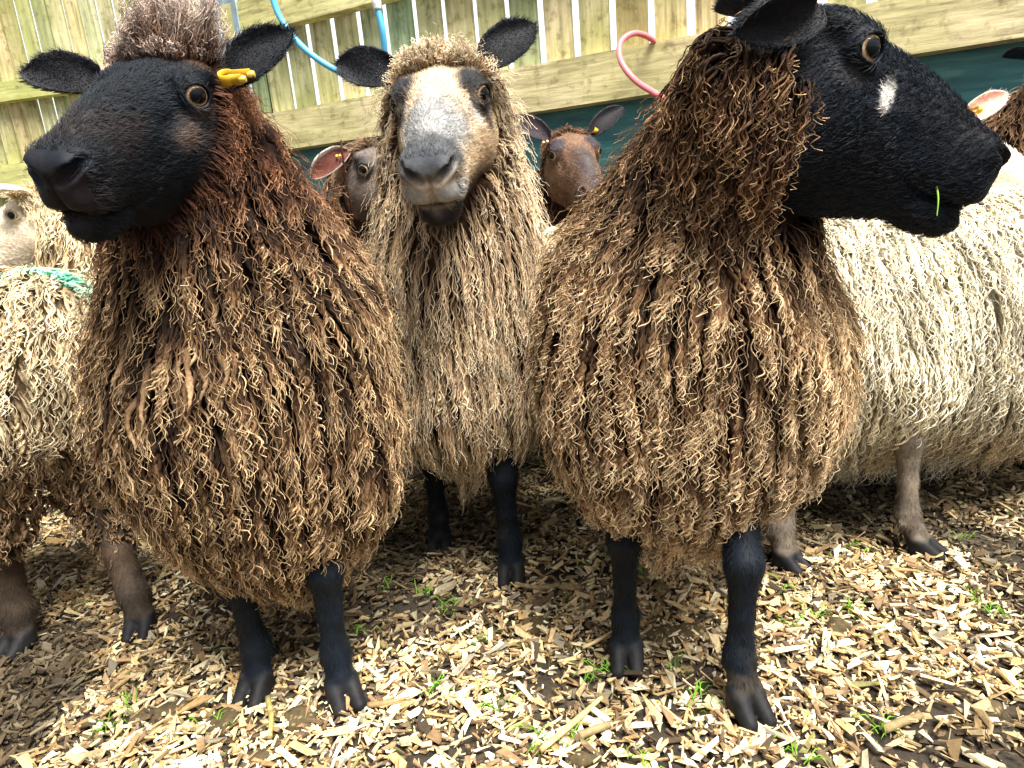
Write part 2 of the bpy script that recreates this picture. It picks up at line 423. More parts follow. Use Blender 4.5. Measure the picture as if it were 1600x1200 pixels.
def tag_geo(c, axis, up, s=1.0):
    """two-piece ear tag: bent band with a stud"""
    a = nrm(axis); u = nrm(np.asarray(up, float) - np.dot(up, a) * a); n = np.cross(a, u)
    th = np.linspace(-2.5, 2.5, 26); G = Geo(); r = .009 * s
    prof = [(np.cos(q) * r * .8, np.sin(q) * r) for q in th]
    prof = [(prof[0][0] - .012 * s, prof[0][1])] + prof + [(prof[-1][0] - .020 * s, prof[-1][1] + .002)]
    V = []
    for (x, y) in prof:
        for ww in (-.006 * s, .006 * s):
            V.append(np.asarray(c) + n * x + u * y * .75 + a * ww)
    V = np.array(V); i = np.arange(len(prof) - 1) * 2
    F = np.stack([i, i + 1, i + 3, i + 2], -1)
    V2 = V + np.tile(nrm(np.cross(a, np.gradient(V[::2], axis=0))).repeat(2, 0), (1, 1)) * .0012 * s
    rimf = np.concatenate([np.stack([i, i + 2, i + 2 + len(V), i + len(V)], -1), np.stack([i + 1, i + 1 + len(V), i + 3 + len(V), i + 3], -1)])
    G.add(np.vstack([V, V2]), np.concatenate([F, F[:, ::-1] + len(V), rimf]), lin(204, 164, 36))
    for q in (0, -1):
        b = (V[q * 2 if q == 0 else -2] + V[1 if q == 0 else -1]) / 2
        v, f, cp = one_tube([b - n * .004 * s, b, b + n * .004 * s], [.003 * s, .0045 * s, .003 * s], 6, 10)
        G.add(v, f, lin(226, 196, 90)); G.add(v, cp, lin(226, 196, 90))
    return G

def build_sheep(label, group, base, head, prims, legs, wool, hang, seed, hvox=.0024, tvox=.012, nlocks=9000, nwisps=5000, nfur=12000,
                nhead=2500, eyes=('L', 'R'), hk=None, view=True, ears=(), tags=(), lock_kw=None, topknot=None, headw=None, headcol=None, legcol=None, bodycol=None, wiscol=None, ribs=None, legfur=.12, nf=0):
    rng = np.random.default_rng(seed)
    root = empty("sheep", (base[0], base[1], 0)); b3 = np.array([base[0], base[1], 0.0])
    tag(root, label, "sheep", group)
    Rm = rot(*head['ypr']); pos = np.array(head['pos']); sc = head.get('s', 1.0)
    sv = sc * np.array([1, head.get('wy', 1.0), 1])
    toL = lambda P: (np.asarray(P, float) - pos) @ Rm / sv
    toW = lambda q: (np.asarray(q) * sv) @ Rm.T + pos
    fn = env_fn(prims); lo, hi = bounds(prims)
    TV, TQ = surface_nets(lambda P: fn(P) + .012, lo, hi, tvox)
    EV, EQ = surface_nets(fn, lo, hi, tvox)
    HV, HQ = surface_nets(head_sdf, (-.135, -.095, -.165), (.235, .095, .085), hvox)
    # body: torso, head, ears, legs as one mesh
    V = [TV]; Q = [TQ]; C = [np.clip(bodycol(TV), .002, 1) * (.6 + .8 * fbm(TV, 60, 3))[:, None]]; n = len(TV)
    V.append(toW(HV)); Q.append(HQ + n); C.append(headcol(HV)); n += len(HV)
    FurP, FurN, FurD, FurC = [], [], [], []
    for e in ears:
        v, q, uv = ear_geo(toW(e['base']), e['dir'], e['n'], e.get('L', .115) * sc, e.get('W', .068) * sc, e.get('cup', .35), e.get('droop', .12))
        V.append(v); Q.append(q + n); n += len(v)
        cc = np.where(uv[:, 2:3] > .5, e['out'], e['in']) * (.8 + .4 * vnoise(v, 150, 2))[:, None]
        rimm = np.clip((np.abs(uv[:, 1:2]) - .7) / .3, 0, 1); cc = cc * (1 - rimm) + np.asarray(e.get('rim', e['out'])) * rimm
        C.append(cc)
        d_ = nrm(e['dir']); Pq, Nq, _ = sample_mesh(v, q, int(nfur * .14), rng)
        FurP.append(Pq); FurN.append(Nq); FurD.append(np.broadcast_to(d_, Pq.shape)); FurC.append(np.broadcast_to(np.asarray(e['out']) * 1.5 + np.array([.0015, .002, .0026]), Pq.shape))
    for (joints, yaw) in legs:
        lf, l0, l1 = leg_fn(joints, yaw); v, q = surface_nets(lf, l0, l1, .004 if view else .006)
        V.append(v); Q.append(q + n); n += len(v); c = legcol(v)
        hoof = sstep(-v[:, 2], -.046, -.034)[:, None]; c = c * (1 - hoof) + lin(27, 27, 29) * (.3 + 1.3 * fbm(v, 90, 4))[:, None] * hoof
        C.append(c)
        if view:
            Pq, Nq, _ = sample_mesh(v, q, int(nfur * legfur), rng); ok = Pq[:, 2] > .05; Pq, Nq = Pq[ok], Nq[ok]
            FurP.append(Pq); FurN.append(Nq); FurD.append(np.broadcast_to(np.array([0, 0, -1.0]), Pq.shape)); FurC.append(legcol(Pq) * 1.2 + np.array([.001, .0015, .002]))
    mesh_obj("body", np.concatenate(V), [np.concatenate(Q)], M_SKIN, np.clip(np.concatenate(C), 0, 1), root, b3)
    # fleece
    camd = lambda P: nrm(CAM - P)
    hfn = lambda P: head_sdf(toL(P)) * sc
    def wt(P, N):
        k = np.where(hfn(P) < .002, 0, 1.0)
        if view: k = k * np.where((N * camd(P)).sum(-1) > -.35, 1, .18)
        return k
    kw = dict(K=34, wl=.024, amp=.0032, out=.40, lift=.12, clump=.92, ratio=11, hang=hang); kw.update(lock_kw or {})
    Lr, Rr = kw.pop('Lr', (.065, .135)), kw.pop('Rr', (.0028, .0052))
    G = Geo()
    nl = int(nlocks * DENS)
    P, N, _ = sample_mesh(EV, EQ, nl, rng, wt)
    L = (Lr[0] + (Lr[1] - Lr[0]) * rng.random(nl)) * (hk(P) if hk else 1)
    R = (Rr[0] + Rr[1]) / 2 * np.clip(np.exp(.42 * rng.normal(size=nl)), .4, 1.6)
    v, f, Cc, t = locks(fn, P, N, rng, L, R, **kw)
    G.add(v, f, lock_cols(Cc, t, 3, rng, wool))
    nw = int(nwisps * DENS)
    if nw:
        P, N, _ = sample_mesh(EV, EQ, nw, rng, wt); k2 = dict(kw); k2.update(K=24, amp=kw['amp'] * 1.35, layer=.024, frizz=.06, lift=kw['lift'] * 1.5, clump=.45)
        v, f, Cc, t = locks(fn, P, N, rng, (Lr[0] * .9 + (Lr[1] - Lr[0]) * rng.random(nw)) * (hk(P) if hk else 1), np.full(nw, .0009) * (.6 + .9 * rng.random(nw)), **k2)
        G.add(v, f, lock_cols(Cc, t, 3, rng, wiscol or (lambda C, t, r: wool(C, .35 + .65 * t, r)), .3))
    if nf:
        P, N, _ = sample_mesh(EV, EQ, nf, rng, wt); k2 = dict(kw); k2.update(K=9, amp=kw['amp'] * 1.1, layer=.030, frizz=.20, lift=.30, clump=.3, wl=.016)
        v, f, Cc, t = locks(fn, P, N, rng, .02 + .05 * rng.random(nf), np.full(nf, .00045), **k2)
        G.add(v, f, lock_cols(Cc, t, 3, rng, lambda C, t, r: wool(C, .45 + .5 * t, r), .3))
    if ribs: ribs(G, fn, rng)
    G.out("fleece", M_WOOL, root, b3)
    # wool on the head
    if headw:
        GH = Geo()
        for hw in headw:
            P, N, _ = sample_mesh(HV, HQ, int(hw['n'] * DENS), rng, lambda P, N: hw['mask'](P))
            Pw = toW(P); Nw = N @ Rm.T; m = len(P)
            L = hw['L'][0] + (hw['L'][1] - hw['L'][0]) * rng.random(m)
            L = L * hw.get('Lk', lambda p: 1)(P)
            hd = hw['dir']; hd = hd if callable(hd) else (lambda P_, N_, q=nrm(np.asarray(hd, float)): np.broadcast_to(q, P_.shape))
            k3 = dict(K=14, wl=.014, amp=.002, out=.6, lift=.35, clump=.6, ratio=8, hang=hd, frizz=.12, layer=.01); k3.update(hw.get('kw', {}))
            v, f, Cc, t = locks(hfn, Pw, Nw, rng, L, (hw['R'][0] + (hw['R'][1] - hw['R'][0]) * rng.random(m) ** 2), **k3)
            G_c = hw['col']; GH.add(v, f, lock_cols(Cc, t, 3, rng, G_c, .25))
        GH.out("head_wool", M_WOOL, root, b3)
    # short face hair
    if nfur:
        fm = lambda P, N: np.where((P[:, 0] < .21) & (np.sqrt(((np.stack([P[:, 0], np.abs(P[:, 1]), P[:, 2]], -1) - EYE_C) ** 2).sum(-1)) > .0225), 1, 0) * np.where(P[:, 0] > -.07, 1, .2)
        P, N, _ = sample_mesh(HV, HQ, nfur, rng, fm)
        cc = headcol(P); fl = np.array([-1.0, 0, -.35]) + np.where(P[:, 0:1] < .0, np.array([0, 0, -.2]), 0)
        FurP.append(toW(P)); FurN.append(N @ Rm.T); FurD.append(np.broadcast_to(nrm(fl) @ Rm.T, P.shape)); FurC.append(cc * 1.2 + np.array([.0010, .0016, .0022]))
        P, N, D, Cc = map(np.concatenate, (FurP, FurN, FurD, FurC)); m = len(P)
        D = D + .3 * rng.normal(size=(m, 3)); D = nrm(D - (D * N).sum(-1, keepdims=True) * N)
        L = (.005 + .008 * rng.random(m))[:, None]
        pts = np.stack([P - N * .0006, P + (D * .55 + N * .22) * L, P + (D * 1.0 + N * .30) * L], 1)
        v, f = tubes(pts, np.tile(np.array([.00036, .00030, .00007]), (m, 1)), 3)
        mesh_obj("face_hair", v, [f], M_FUR, np.repeat(np.clip(Cc * np.exp(.3 * rng.normal(size=(m, 1))), 0, 1), 9, axis=0), root, b3)
    # eyes
    for sd_ in eyes:
        q = 1 if sd_ == 'L' else -1; e = EYE_E * np.array([1, q, 1]); h = nrm(np.cross([0, 0, 1.0], e)); v_ = np.cross(e, h)
        nu, nv = 40, 48; th = np.linspace(0, 1.9, nu)[:, None]; ph = np.linspace(0, 2 * np.pi, nv, endpoint=False)[None]
        bulge = EYE_R * (1 + .05 * np.exp(-(th / .5) ** 2))
        X = (np.cos(th) * bulge)[..., None] * e + (np.sin(th) * np.cos(ph) * bulge)[..., None] * h + (np.sin(th) * np.sin(ph) * bulge)[..., None] * v_
        a, c_ = np.sin(th) * np.cos(ph) * EYE_R, np.sin(th) * np.sin(ph) * EYE_R
        rp = np.sqrt((a / .0112) ** 2 + (c_ / .0095) ** 2); ri = np.sqrt((a / .0138) ** 2 + (c_ / .0122) ** 2)
        col = np.where((rp < 1)[..., None], np.array([.003, .004, .006]), lin(214, 186, 140))
        col = np.where(((rp >= 1) & (rp < 1.10))[..., None], lin(120, 92, 60), col)
        col = np.where((ri > .93)[..., None], lin(*head.get('ring', (205, 178, 140))), col); col = np.where((ri > 1.06)[..., None], np.array([.012, .01, .009]), col)
        i = np.arange(nu * nv).reshape(nu, nv); A_ = i[:-1]; B_ = i[1:]
        F = np.stack([A_, B_, np.roll(B_, -1, 1), np.roll(A_, -1, 1)], -1).reshape(-1, 4)
        mesh_obj("eye", toW(X.reshape(-1, 3) + EYE_C * np.array([1, q, 1])), [F], M_EYE, col.reshape(-1, 3), root, b3)
    for tg in tags: 
        g = tag_geo(toW(tg['at']), tg['axis'], tg['up'], tg.get('s', 1.0))
        if 'col' in tg: g.C = [np.broadcast_to(lin(*tg['col']), c.shape) for c in g.C]
        g.out("ear_tag", M_PLAIN, root, b3)
    return root

# ================================================================== SETTING
rg = np.random.default_rng(11)
def gh(x, y):
    P = np.stack([x, y, 0 * x], -1)
    return .022 * (fbm(P, 5, 1, 3) - .5) + .008 * (vnoise(P, 22, 4) - .5)
# ground: fine patch blended into one sheet that reaches the horizon
def ground_mat():
    m, t, b = nodes("soil"); tc = N_(t, "ShaderNodeTexCoord")
    n = noise(t, 9, 8, .7, tc.outputs["Object"]); n2 = noise(t, 120, 5, .7, tc.outputs["Object"])
    r = ramp(t, n.outputs[0], [(.3, tuple(lin(30, 25, 18))), (.55, tuple(lin(58, 48, 35))), (.75, tuple(lin(84, 72, 52)))])
    r2 = ramp(t, n2.outputs[0], [(.3, (.55,) * 3), (.7, (1.3,) * 3)])
    t.links.new(mix(t, 'MULTIPLY', 1.0, r.outputs[0], r2.outputs[0]), b.inputs["Base Color"]); b.inputs["Roughness"].default_value = .9
    bp = N_(t, "ShaderNodeBump"); bp.inputs["Strength"].default_value = .8; bp.inputs["Distance"].default_value = .01
    t.links.new(n2.outputs[0], bp.inputs["Height"]); t.links.new(bp.outputs[0], b.inputs["Normal"]); return m
def axis_pts(lo, hi, st, far):
    a = np.arange(lo, hi, st); e = hi + np.geomspace(.1, far, 14); s = lo - np.geomspace(.1, far, 14)[::-1]; return np.concatenate([s, a, e])
gx = axis_pts(-2.2, 2.4, .025, 280); gy = axis_pts(.3, 3.4, .025, 280)
GX, GY = np.meshgrid(gx, gy, indexing='ij'); near = sstep(-np.maximum(np.abs(GX) - 2.3, np.maximum(GY - 3.4, .3 - GY)), -.6, 0)
GZ = np.where(near > 0, gh(GX, GY), 0) * near - .002
i = np.arange(GX.size).reshape(GX.shape)
gq = np.stack([i[:-1, :-1], i[1:, :-1], i[1:, 1:], i[:-1, 1:]], -1).reshape(-1, 4)
tag(mesh_obj("ground", np.stack([GX, GY, GZ], -1).reshape(-1, 3), [gq], ground_mat()), kind="structure")

# wood chips
def chips(n, xr, yr, s, zl, pal, rng, flat=.35):
    x = xr[0] + (xr[1] - xr[0]) * rng.random(n); y = yr[0] + (yr[1] - yr[0]) * rng.random(n)
    L = np.clip(np.exp(rng.normal(math.log(.0128 * s), .50, n)), .004, .042); W = np.clip(L * np.exp(rng.normal(-1.0, .42, n)), .0025, .018); H = .0014 + .0030 * rng.random(n) ** 2
    q = np.array([[-1, -1, -1], [1, -1, -1], [1, 1, -1], [-1, 1, -1], [-1, -1, 1], [1, -1, 1], [1, 1, 1], [-1, 1, 1]], float)
    v = q[None] * np.stack([L, W, H], -1)[:, None] * .5
    # irregular ends: skew, taper, bend
    v[:, :, 0] += v[:, :, 1] * (rng.normal(size=(n, 1)) * .5) * np.sign(q[None, :, 0]) + rng.normal(size=(n, 8)) * L[:, None] * .05
    v[:, :, 1] *= 1 - .46 * rng.random((n, 1)) ** .7 * (q[None, :, 0] + 1); v[:, :, 1] *= 1 - .35 * rng.random((n, 1)) * (1 - q[None, :, 0])
    v[:, :, 1] += rng.normal(size=(n, 8)) * W[:, None] * .10
    v[:, :, 2] += rng.normal(size=(n, 8)) * .0006
    a = rng.random(n) * 6.283; tx = rng.normal(0, flat, n); ty = rng.normal(0, flat * .8, n)
    ca, sa = np.cos(a), np.sin(a); o = np.zeros(n); I1 = o + 1
    def mm(r): return np.stack([np.stack(k, -1) for k in r], -2)
    Rz = mm([[ca, -sa, o], [sa, ca, o], [o, o, I1]]); cx, sx = np.cos(tx), np.sin(tx); Rx = mm([[I1, o, o], [o, cx, -sx], [o, sx, cx]])
    cy, sy = np.cos(ty), np.sin(ty); Ry = mm([[cy, o, sy], [o, I1, o], [-sy, o, cy]])
    v = np.einsum('nij,nkj->nki', Rz @ Ry @ Rx, v)
    z = gh(x, y) + zl[0] + (zl[1] - zl[0]) * rng.random(n)
    v += np.stack([x, y, z], -1)[:, None]
    F = (BOXF[None] + (np.arange(n) * 8)[:, None, None]).reshape(-1, 4)
    c = pal[rng.choice(len(pal), n, p=PALW)] * np.exp(.22 * rng.normal(size=(n, 1)))
    P2 = np.stack([x, y, 0 * x], -1); mud = np.maximum(np.exp(-((x + .12) / .22) ** 2 - ((y - 1.42) / .25) ** 2), np.maximum(.8 * np.exp(-((x + .85) / .22) ** 2 - ((y - .98) / .16) ** 2), .8 * np.exp(-((x - .75) / .35) ** 2 - ((y - 1.38) / .20) ** 2)))  # shade under the bellies painted into the chip colour, plus a muddy patch left
    dirt_shade = np.clip(sstep(fbm(P2, 5, 8, 3), .46, .62) * .6 + .75 * mud, 0, .92)[:, None]
    c = c * (1 - dirt_shade) + lin(50, 41, 29) * dirt_shade
    keep = rng.random(n) > sstep(fbm(P2, 6, 28, 3) - .05 * np.clip(x, -1, 1), .53, .68) * .55
    c8 = np.repeat(c[:, None], 8, 1) * (1 + .12 * rng.normal(size=(n, 8, 1)))
    m = np.repeat(keep, 8); idx = np.cumsum(m) - 1
    F = F[m[F[:, 0]]]; return v.reshape(-1, 3)[m], idx[F], np.clip(c8.reshape(-1, 3)[m] * .88, .005, .85)
PAL = np.array([lin(238, 222, 184), lin(226, 202, 154), lin(208, 178, 128), lin(178, 146, 100), lin(146, 118, 86), lin(104, 86, 64), lin(150, 140, 120), lin(74, 62, 48), lin(120, 116, 70)])
PALW = np.array([.17, .19, .16, .13, .10, .09, .06, .08, .02])
CG = Geo()
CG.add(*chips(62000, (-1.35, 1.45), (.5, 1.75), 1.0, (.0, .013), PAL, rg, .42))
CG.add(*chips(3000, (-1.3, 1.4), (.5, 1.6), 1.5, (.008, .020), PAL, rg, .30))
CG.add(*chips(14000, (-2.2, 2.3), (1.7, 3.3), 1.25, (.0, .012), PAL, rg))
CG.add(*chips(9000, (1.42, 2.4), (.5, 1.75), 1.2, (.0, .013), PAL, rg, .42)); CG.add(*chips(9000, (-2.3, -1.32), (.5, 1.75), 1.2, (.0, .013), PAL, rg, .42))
M_CHIP = vcol_mat("chipped_wood", .75, .25, 130, .28, .4, 500)
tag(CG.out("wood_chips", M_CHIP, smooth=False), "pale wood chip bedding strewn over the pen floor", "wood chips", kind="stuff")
# grass sprigs growing through the chips
gg = Geo(); sp = []
for px, py in ((170, 1150), (345, 740 + 400), (700, 965), (680, 1080), (925, 890), (1000, 905), (1275, 965), (905, 1160), (850, 1165), (1240, 1180), (560, 1000), (705, 950), (1100, 1100), (760, 1010), (1330, 960), (960, 875)):
    d = _f + CR * (px - 800) / FPX - CU * (py - 600) / FPX; sp.append((CAM + d * (-CAM_H / d[2]))[:2])
sp += [np.array([-.9 + 2.0 * rg.random(), .62 + .6 * rg.random()]) for _ in range(22)]
for (x, y) in sp:
    for k in range(rg.integers(7, 16)):
        a = rg.random() * 6.28; l = .012 + .022 * rg.random(); bx, by = x + rg.normal() * .010, y + rg.normal() * .010
        p0 = np.array([bx, by, gh(np.array(bx), np.array(by)) + .004]); dv = np.array([math.cos(a), math.sin(a), .6])
        pts = np.stack([p0, p0 + dv * l * .5 + [0, 0, l * .25], p0 + dv * l * [1, 1, .6]])[None]
        v, f = tubes(pts, np.array([[.0011, .0009, .0002]]), 3); gg.add(v, f, lin(96, 150, 30) * (.5 + .7 * rg.random()))
tag(gg.out("grass_sprigs", vcol_mat("grass", .5, .3)), "green grass blades poking up through the wood chips", "grass", kind="stuff")

# mud clods lying among the chips
def clod(px, py, w, l, h, ang, label):
    d = _f + CR * (px - 800) / FPX - CU * (py - 600) / FPX; p = CAM + d * (-CAM_H / d[2]); r_ = rotz(ang)
    def fn(P):
        q = (P - np.array([p[0], p[1], .004])) @ r_
        return s_ell(q, (0, 0, 0), (l / 2, w / 2, h)) + .012 * (fbm(P, 38, int(px), 3) - .5) + .022 * (vnoise(P, 15, int(py)) - .5)
    m = max(l, w) / 2 + .02
    V, Q = surface_nets(lambda P: fn(P.astype(float)), (p[0] - m, p[1] - m, -.02), (p[0] + m, p[1] + m, h + .03), .0035)
    c = lin(74, 64, 44) * (.55 + .9 * fbm(V, 130, 2))[:, None]; pale = (vnoise(V, 260, 9) > .80)[:, None]; c = np.where(pale, lin(140, 122, 86), c)
    e = empty("mud_clod", (p[0], p[1], 0)); bpy.data.objects.remove(e)
    o = mesh_obj("mud_clod", V, [Q], M_MUD, c, None, (p[0], p[1], 0)); o.location = (p[0], p[1], 0)
    tag(o, label, "mud clod", "dark mud clods among the wood chips")
M_MUD = vcol_mat("mud", .85, .2, 150, .3, .8, 300)
clod(1055, 995, .06, .10, .018, .0, "wide dark mud clod right behind the forelegs of the brown sheep in profile")
clod(265, 1115, .055, .115, .013, .2, "broad grey brown mud slab front left below the black faced brown sheep")
clod(348, 1135, .045, .05, .014, .7, "rounded mud clod just beside the broad mud slab at front left")
clod(475, 1135, .04, .055, .016, 2.2, "dark mud clod between the hooves of the left brown sheep and the frame bottom")
clod(445, 1185, .05, .09, .014, .1, "black soil lump at the very bottom edge of the photo left of centre")
clod(1310, 992, .028, .04, .016, .4, "small dark clod alone among the chips on the right side")
clod(655, 1145, .026, .036, .010, .3, "small olive mud clod right of the bare hooves of the left brown sheep")
clod(842, 985, .025, .05, .016, .9, "narrow dark mud clod in the centre gap between the brown sheep")
clod(920, 1190, .03, .06, .012, .0, "flat dark mud lump at the bottom edge right of centre")
clod(1545, 1110, .03, .04, .012, .5, "small dark mud clod near the right bottom corner")
# sticks
M_BARK = vcol_mat("bark", .8, .2, 90, .35, .6, 200)
def stick(pts, r, c, label):
    W = []
    for px, py, z in pts:
        d = _f + CR * (px - 800) / FPX - CU * (py - 600) / FPX; W.append(CAM + d * ((z - CAM_H) / d[2]))
    W = np.array(W); b = W.mean(0) * [1, 1, 0]
    v, f, cp = one_tube(W, r, 16, 8); v = v + .0012 * (vnoise(v, 160, 3) - .5)[:, None]
    G = Geo(); G.add(v, f, np.repeat(c[None] * 1.0, len(v), 0) * (.7 + .6 * vnoise(v, 120, 5))[:, None]); G.P.append(cp)
    o = G.out("stick", M_BARK, None, b); o.location = b
    tag(o, label, "stick", "loose sticks on the bedding")
stick([(418, 1090, .014), (424, 1120, .016), (422, 1152, .014)], [.0045, .004, .004], lin(150, 140, 84), "short green grey stick pointing at the camera below the left sheep's hooves")
stick([(940, 1090, .016), (895, 1130, .02), (845, 1172, .015)], [.003, .0045, .004], lin(200, 164, 112), "long pale splintered stick lying diagonally bottom centre")
stick([(905, 1150, .014), (930, 1140, .017), (952, 1132, .014)], [.006, .006, .005], lin(132, 116, 84), "short thick grey brown stick beside the long pale stick")
stick([(805, 912, .015), (840, 918, .017), (875, 914, .015)], [.004, .005, .005], lin(140, 120, 86), "brown stick lying level beside the lone dark leg of the buff sheep")
stick([(910, 1012, .014), (935, 1000, .016), (960, 984, .014)], [.003, .003, .002], lin(196, 176, 128), "thin straw coloured stick left of the right brown sheep's hooves")
stick([(575, 1102, .014), (610, 1098, .016), (645, 1097, .014)], [.005, .005, .004], lin(136, 112, 78), "brown stick lying level right of the left brown sheep's hoof")
stick([(1380, 1140, .013), (1410, 1128, .016), (1440, 1118, .013)], [.006, .006, .005], lin(128, 112, 80), "stubby brown stick near the bottom right corner")

# ------------------------------------------------------------------ fences
WA = np.array([-1.013, 3.35]); WD = nrm(np.array([.897, -.442])); WN = np.array([WD[1], -WD[0]])   # WN points into the pen
WN = WN if WN[1] < 0 else -WN
def wood_mat(name, algae, base, dark):
    m, t, b = nodes(name); tc = N_(t, "ShaderNodeTexCoord"); a = N_(t, "ShaderNodeAttribute"); a.attribute_name = "Col"
    mp = N_(t, "ShaderNodeMapping"); mp.inputs["Scale"].default_value = (14, 14, 1.1) if name != "rail_wood" else (1.5, 1.5, 16); t.links.new(tc.outputs["Object"], mp.inputs[0])
    g = noise(t, 3.2, 8, .65, mp.outputs[0]); n = noise(t, 2.3, 6, .62, tc.outputs["Object"]); sp_ = noise(t, 26, 4, .6, tc.outputs["Object"])
    wd = ramp(t, g.outputs[0], [(.28, dark), (.5, base), (.8, tuple(min(1, x * 1.25) for x in base))])
    al = ramp(t, n.outputs[0], [(.36, (0, 0, 0)), (.62, (1, 1, 1))])
    c = mix(t, 'MIX', al.outputs[0], wd.outputs[0], mix(t, 'MULTIPLY', .55, algae, wd.outputs[0]) if False else algae)
    c = mix(t, 'MULTIPLY', .55, c, wd.outputs[0]) if False else c
    gr = ramp(t, g.outputs[0], [(.25, (.55,) * 3), (.6, (1.1,) * 3)]); c = mix(t, 'MULTIPLY', .8, c, gr.outputs[0])
    st = ramp(t, sp_.outputs[0], [(.30, (.35, .28, .2)), (.46, (1, 1, 1))]); c = mix(t, 'MULTIPLY', .6, c, st.outputs[0])
    c = mix(t, 'MULTIPLY', 1.0, c, a.outputs["Color"])
    t.links.new(c, b.inputs["Base Color"]); b.inputs["Roughness"].default_value = .8; b.inputs["Specular IOR Level"].default_value = .25
    bp = N_(t, "ShaderNodeBump"); bp.inputs["Strength"].default_value = .5; bp.inputs["Distance"].default_value = .004
    t.links.new(g.outputs[0], bp.inputs["Height"]); t.links.new(bp.outputs[0], b.inputs["Normal"]); return m
M_SLAT = wood_mat("slat_wood", tuple(lin(170, 170, 112)), tuple(lin(220, 212, 170)), tuple(lin(134, 124, 92)))
M_RAIL = wood_mat("rail_wood", tuple(lin(196, 190, 134)), tuple(lin(228, 214, 172)), tuple(lin(172, 152, 112)))
def wall_box(G, o, d, n, s0, s1, z0, z1, t0, t1, c, jit=0):
    """box along a wall line; t measured towards the pen"""
    v = []
    for z in (z0, z1):
        for s, t in ((s0, t0), (s1, t0), (s1, t1), (s0, t1)):
            p = o + d * s + n * t; v.append((p[0], p[1], z))
    v = np.array(v); v[4:, :2] += d * jit; G.add(v, BOXF if True else BOXF, c)
def slat_fence(label, o, d, n, s0, s1, pitch, gap, ztop, rails, zbot, seed):
    r = np.random.default_rng(seed); b = np.array([*o, 0.0])
    root = empty("timber_fence", b); tag(root, label, "fence", "slatted timber fences behind the sheep")
    G = Geo(); s = s0
    while s < s1:
        c = np.array([1, 1, 1]) * (.74 + .46 * r.random()) * np.array([1 + .10 * r.normal(), 1, .95 + .1 * r.random()])
        g2 = gap * (.75 + .5 * r.random())
        wall_box(G, o, d, n, s + g2 / 2, s + pitch - g2 / 2, zbot, ztop, -.022 - .004 * r.random(), -.001, c, r.normal() * .004); s += pitch
    G.out("slat_panel", M_SLAT, root, b, smooth=False)
    for (z0, z1, th, hang_, c) in rails:
        G = Geo(); L = s1 - s0; k = 26
        S = np.linspace(s0 - .02, s1 + .02, k); wob = .006 * (np.array([vnoise(np.array([x * 1.0, z0, 0]), 3, 5) for x in S]) - .5)
        ring = []
        for x, wz in zip(S, wob):
            ring.append([np.append(o + d * x + n * t, z + wz) for t, z in ((.001, z0), (th, z0 + .004), (th, z1 - .004), (.001, z1))])
        V = np.array(ring).reshape(-1, 3); i = np.arange(k * 4).reshape(k, 4); a, e = i[:-1], i[1:]
        F = np.stack([a, np.roll(a, -1, 1), np.roll(e, -1, 1), e], -1).reshape(-1, 4)
        G.add(V, np.vstack([F, i[0][None], i[-1][None, ::-1]]), c); G.out("rail", M_RAIL, root, b, smooth=False)
    return root, b
MAIN, mb = slat_fence("long slatted timber fence with broad pale rail running behind the heads", WA, WD, WN, -.12, 5.2, .136, .030, 2.6,
    [(1.055, 1.225, .05, 0, (1, 1, 1)), (1.555, 1.70, .05, 0, (.92, .95, .8))], 1.10, 3)
LO = np.array([-1.28, 3.95]); LD = nrm(np.array([-1.0, .22])); LN = np.array([-LD[1], LD[0]]); LN = LN if LN[1] < 0 else -LN
slat_fence("farther slatted timber fence at the left behind the grey post", LO, LD, LN, -.1, 5.0, .104, .022, 3.0,
    [(1.06, 1.22, .05, 0, (.9, .98, .8)), (1.55, 1.66, .05, 0, (.85, .95, .7))], .55, 5)
# dark green board wall under the rail
def teal_mat():
    m, t, b = nodes("dark_green_board"); tc = N_(t, "ShaderNodeTexCoord"); mp = N_(t, "ShaderNodeMapping"); mp.inputs["Scale"].default_value = (1, 1, 9); t.links.new(tc.outputs["Object"], mp.inputs[0])
    n = noise(t, 4, 7, .65, mp.outputs[0])
    r = ramp(t, n.outputs[0], [(.3, tuple(lin(26, 76, 82))), (.55, tuple(lin(50, 112, 114))), (.8, tuple(lin(112, 156, 150)))])
    t.links.new(r.outputs[0], b.inputs["Base Color"]); b.inputs["Roughness"].default_value = .5
    bp = N_(t, "ShaderNodeBump"); bp.inputs["Strength"].default_value = .3; bp.inputs["Distance"].default_value = .003
    t.links.new(n.outputs[0], bp.inputs["Height"]); t.links.new(bp.outputs[0], b.inputs["Normal"]); return m
G = Geo(); wall_box(G, WA, WD, WN, -.12, 5.2, -.02, .66, -.045, -.006, (1, 1, 1)); wall_box(G, WA, WD, WN, -.12, 5.2, .665, 1.09, -.041, -.002, (1, 1, 1))
o = G.out("board_wall", teal_mat(), None, mb, smooth=False); o.location = mb
tag(o, "dark blue green board wall below the broad fence rail", "wall")
# grey stanchion between the two fences
pr = empty("steel_post", (-1.11, 3.42, 0)); tag(pr, "blue grey steel post where the two slatted fences meet", "post")
M_STEEL = vcol_mat("painted_steel", .45, .5, 14, .25, .2, 60)
G = Geo(); pc = np.array([-1.115, 3.44]); 
for (x0, x1, y0, y1, c) in ((-.11, .11, -.075, -.060, lin(150, 172, 184)), (-.006, .006, -.060, .060, lin(70, 92, 102)), (-.085, .085, .060, .075, lin(120, 140, 150))):
    v = box_v((x0, y0, -.05), (x1, y1, 3.0)) @ np.vstack([rotz(-.62)]).T; v[:, :2] += pc; G.add(v, BOXF, c)
G.out("stanchion", M_STEEL, pr, (-1.11, 3.42, 0), smooth=False)

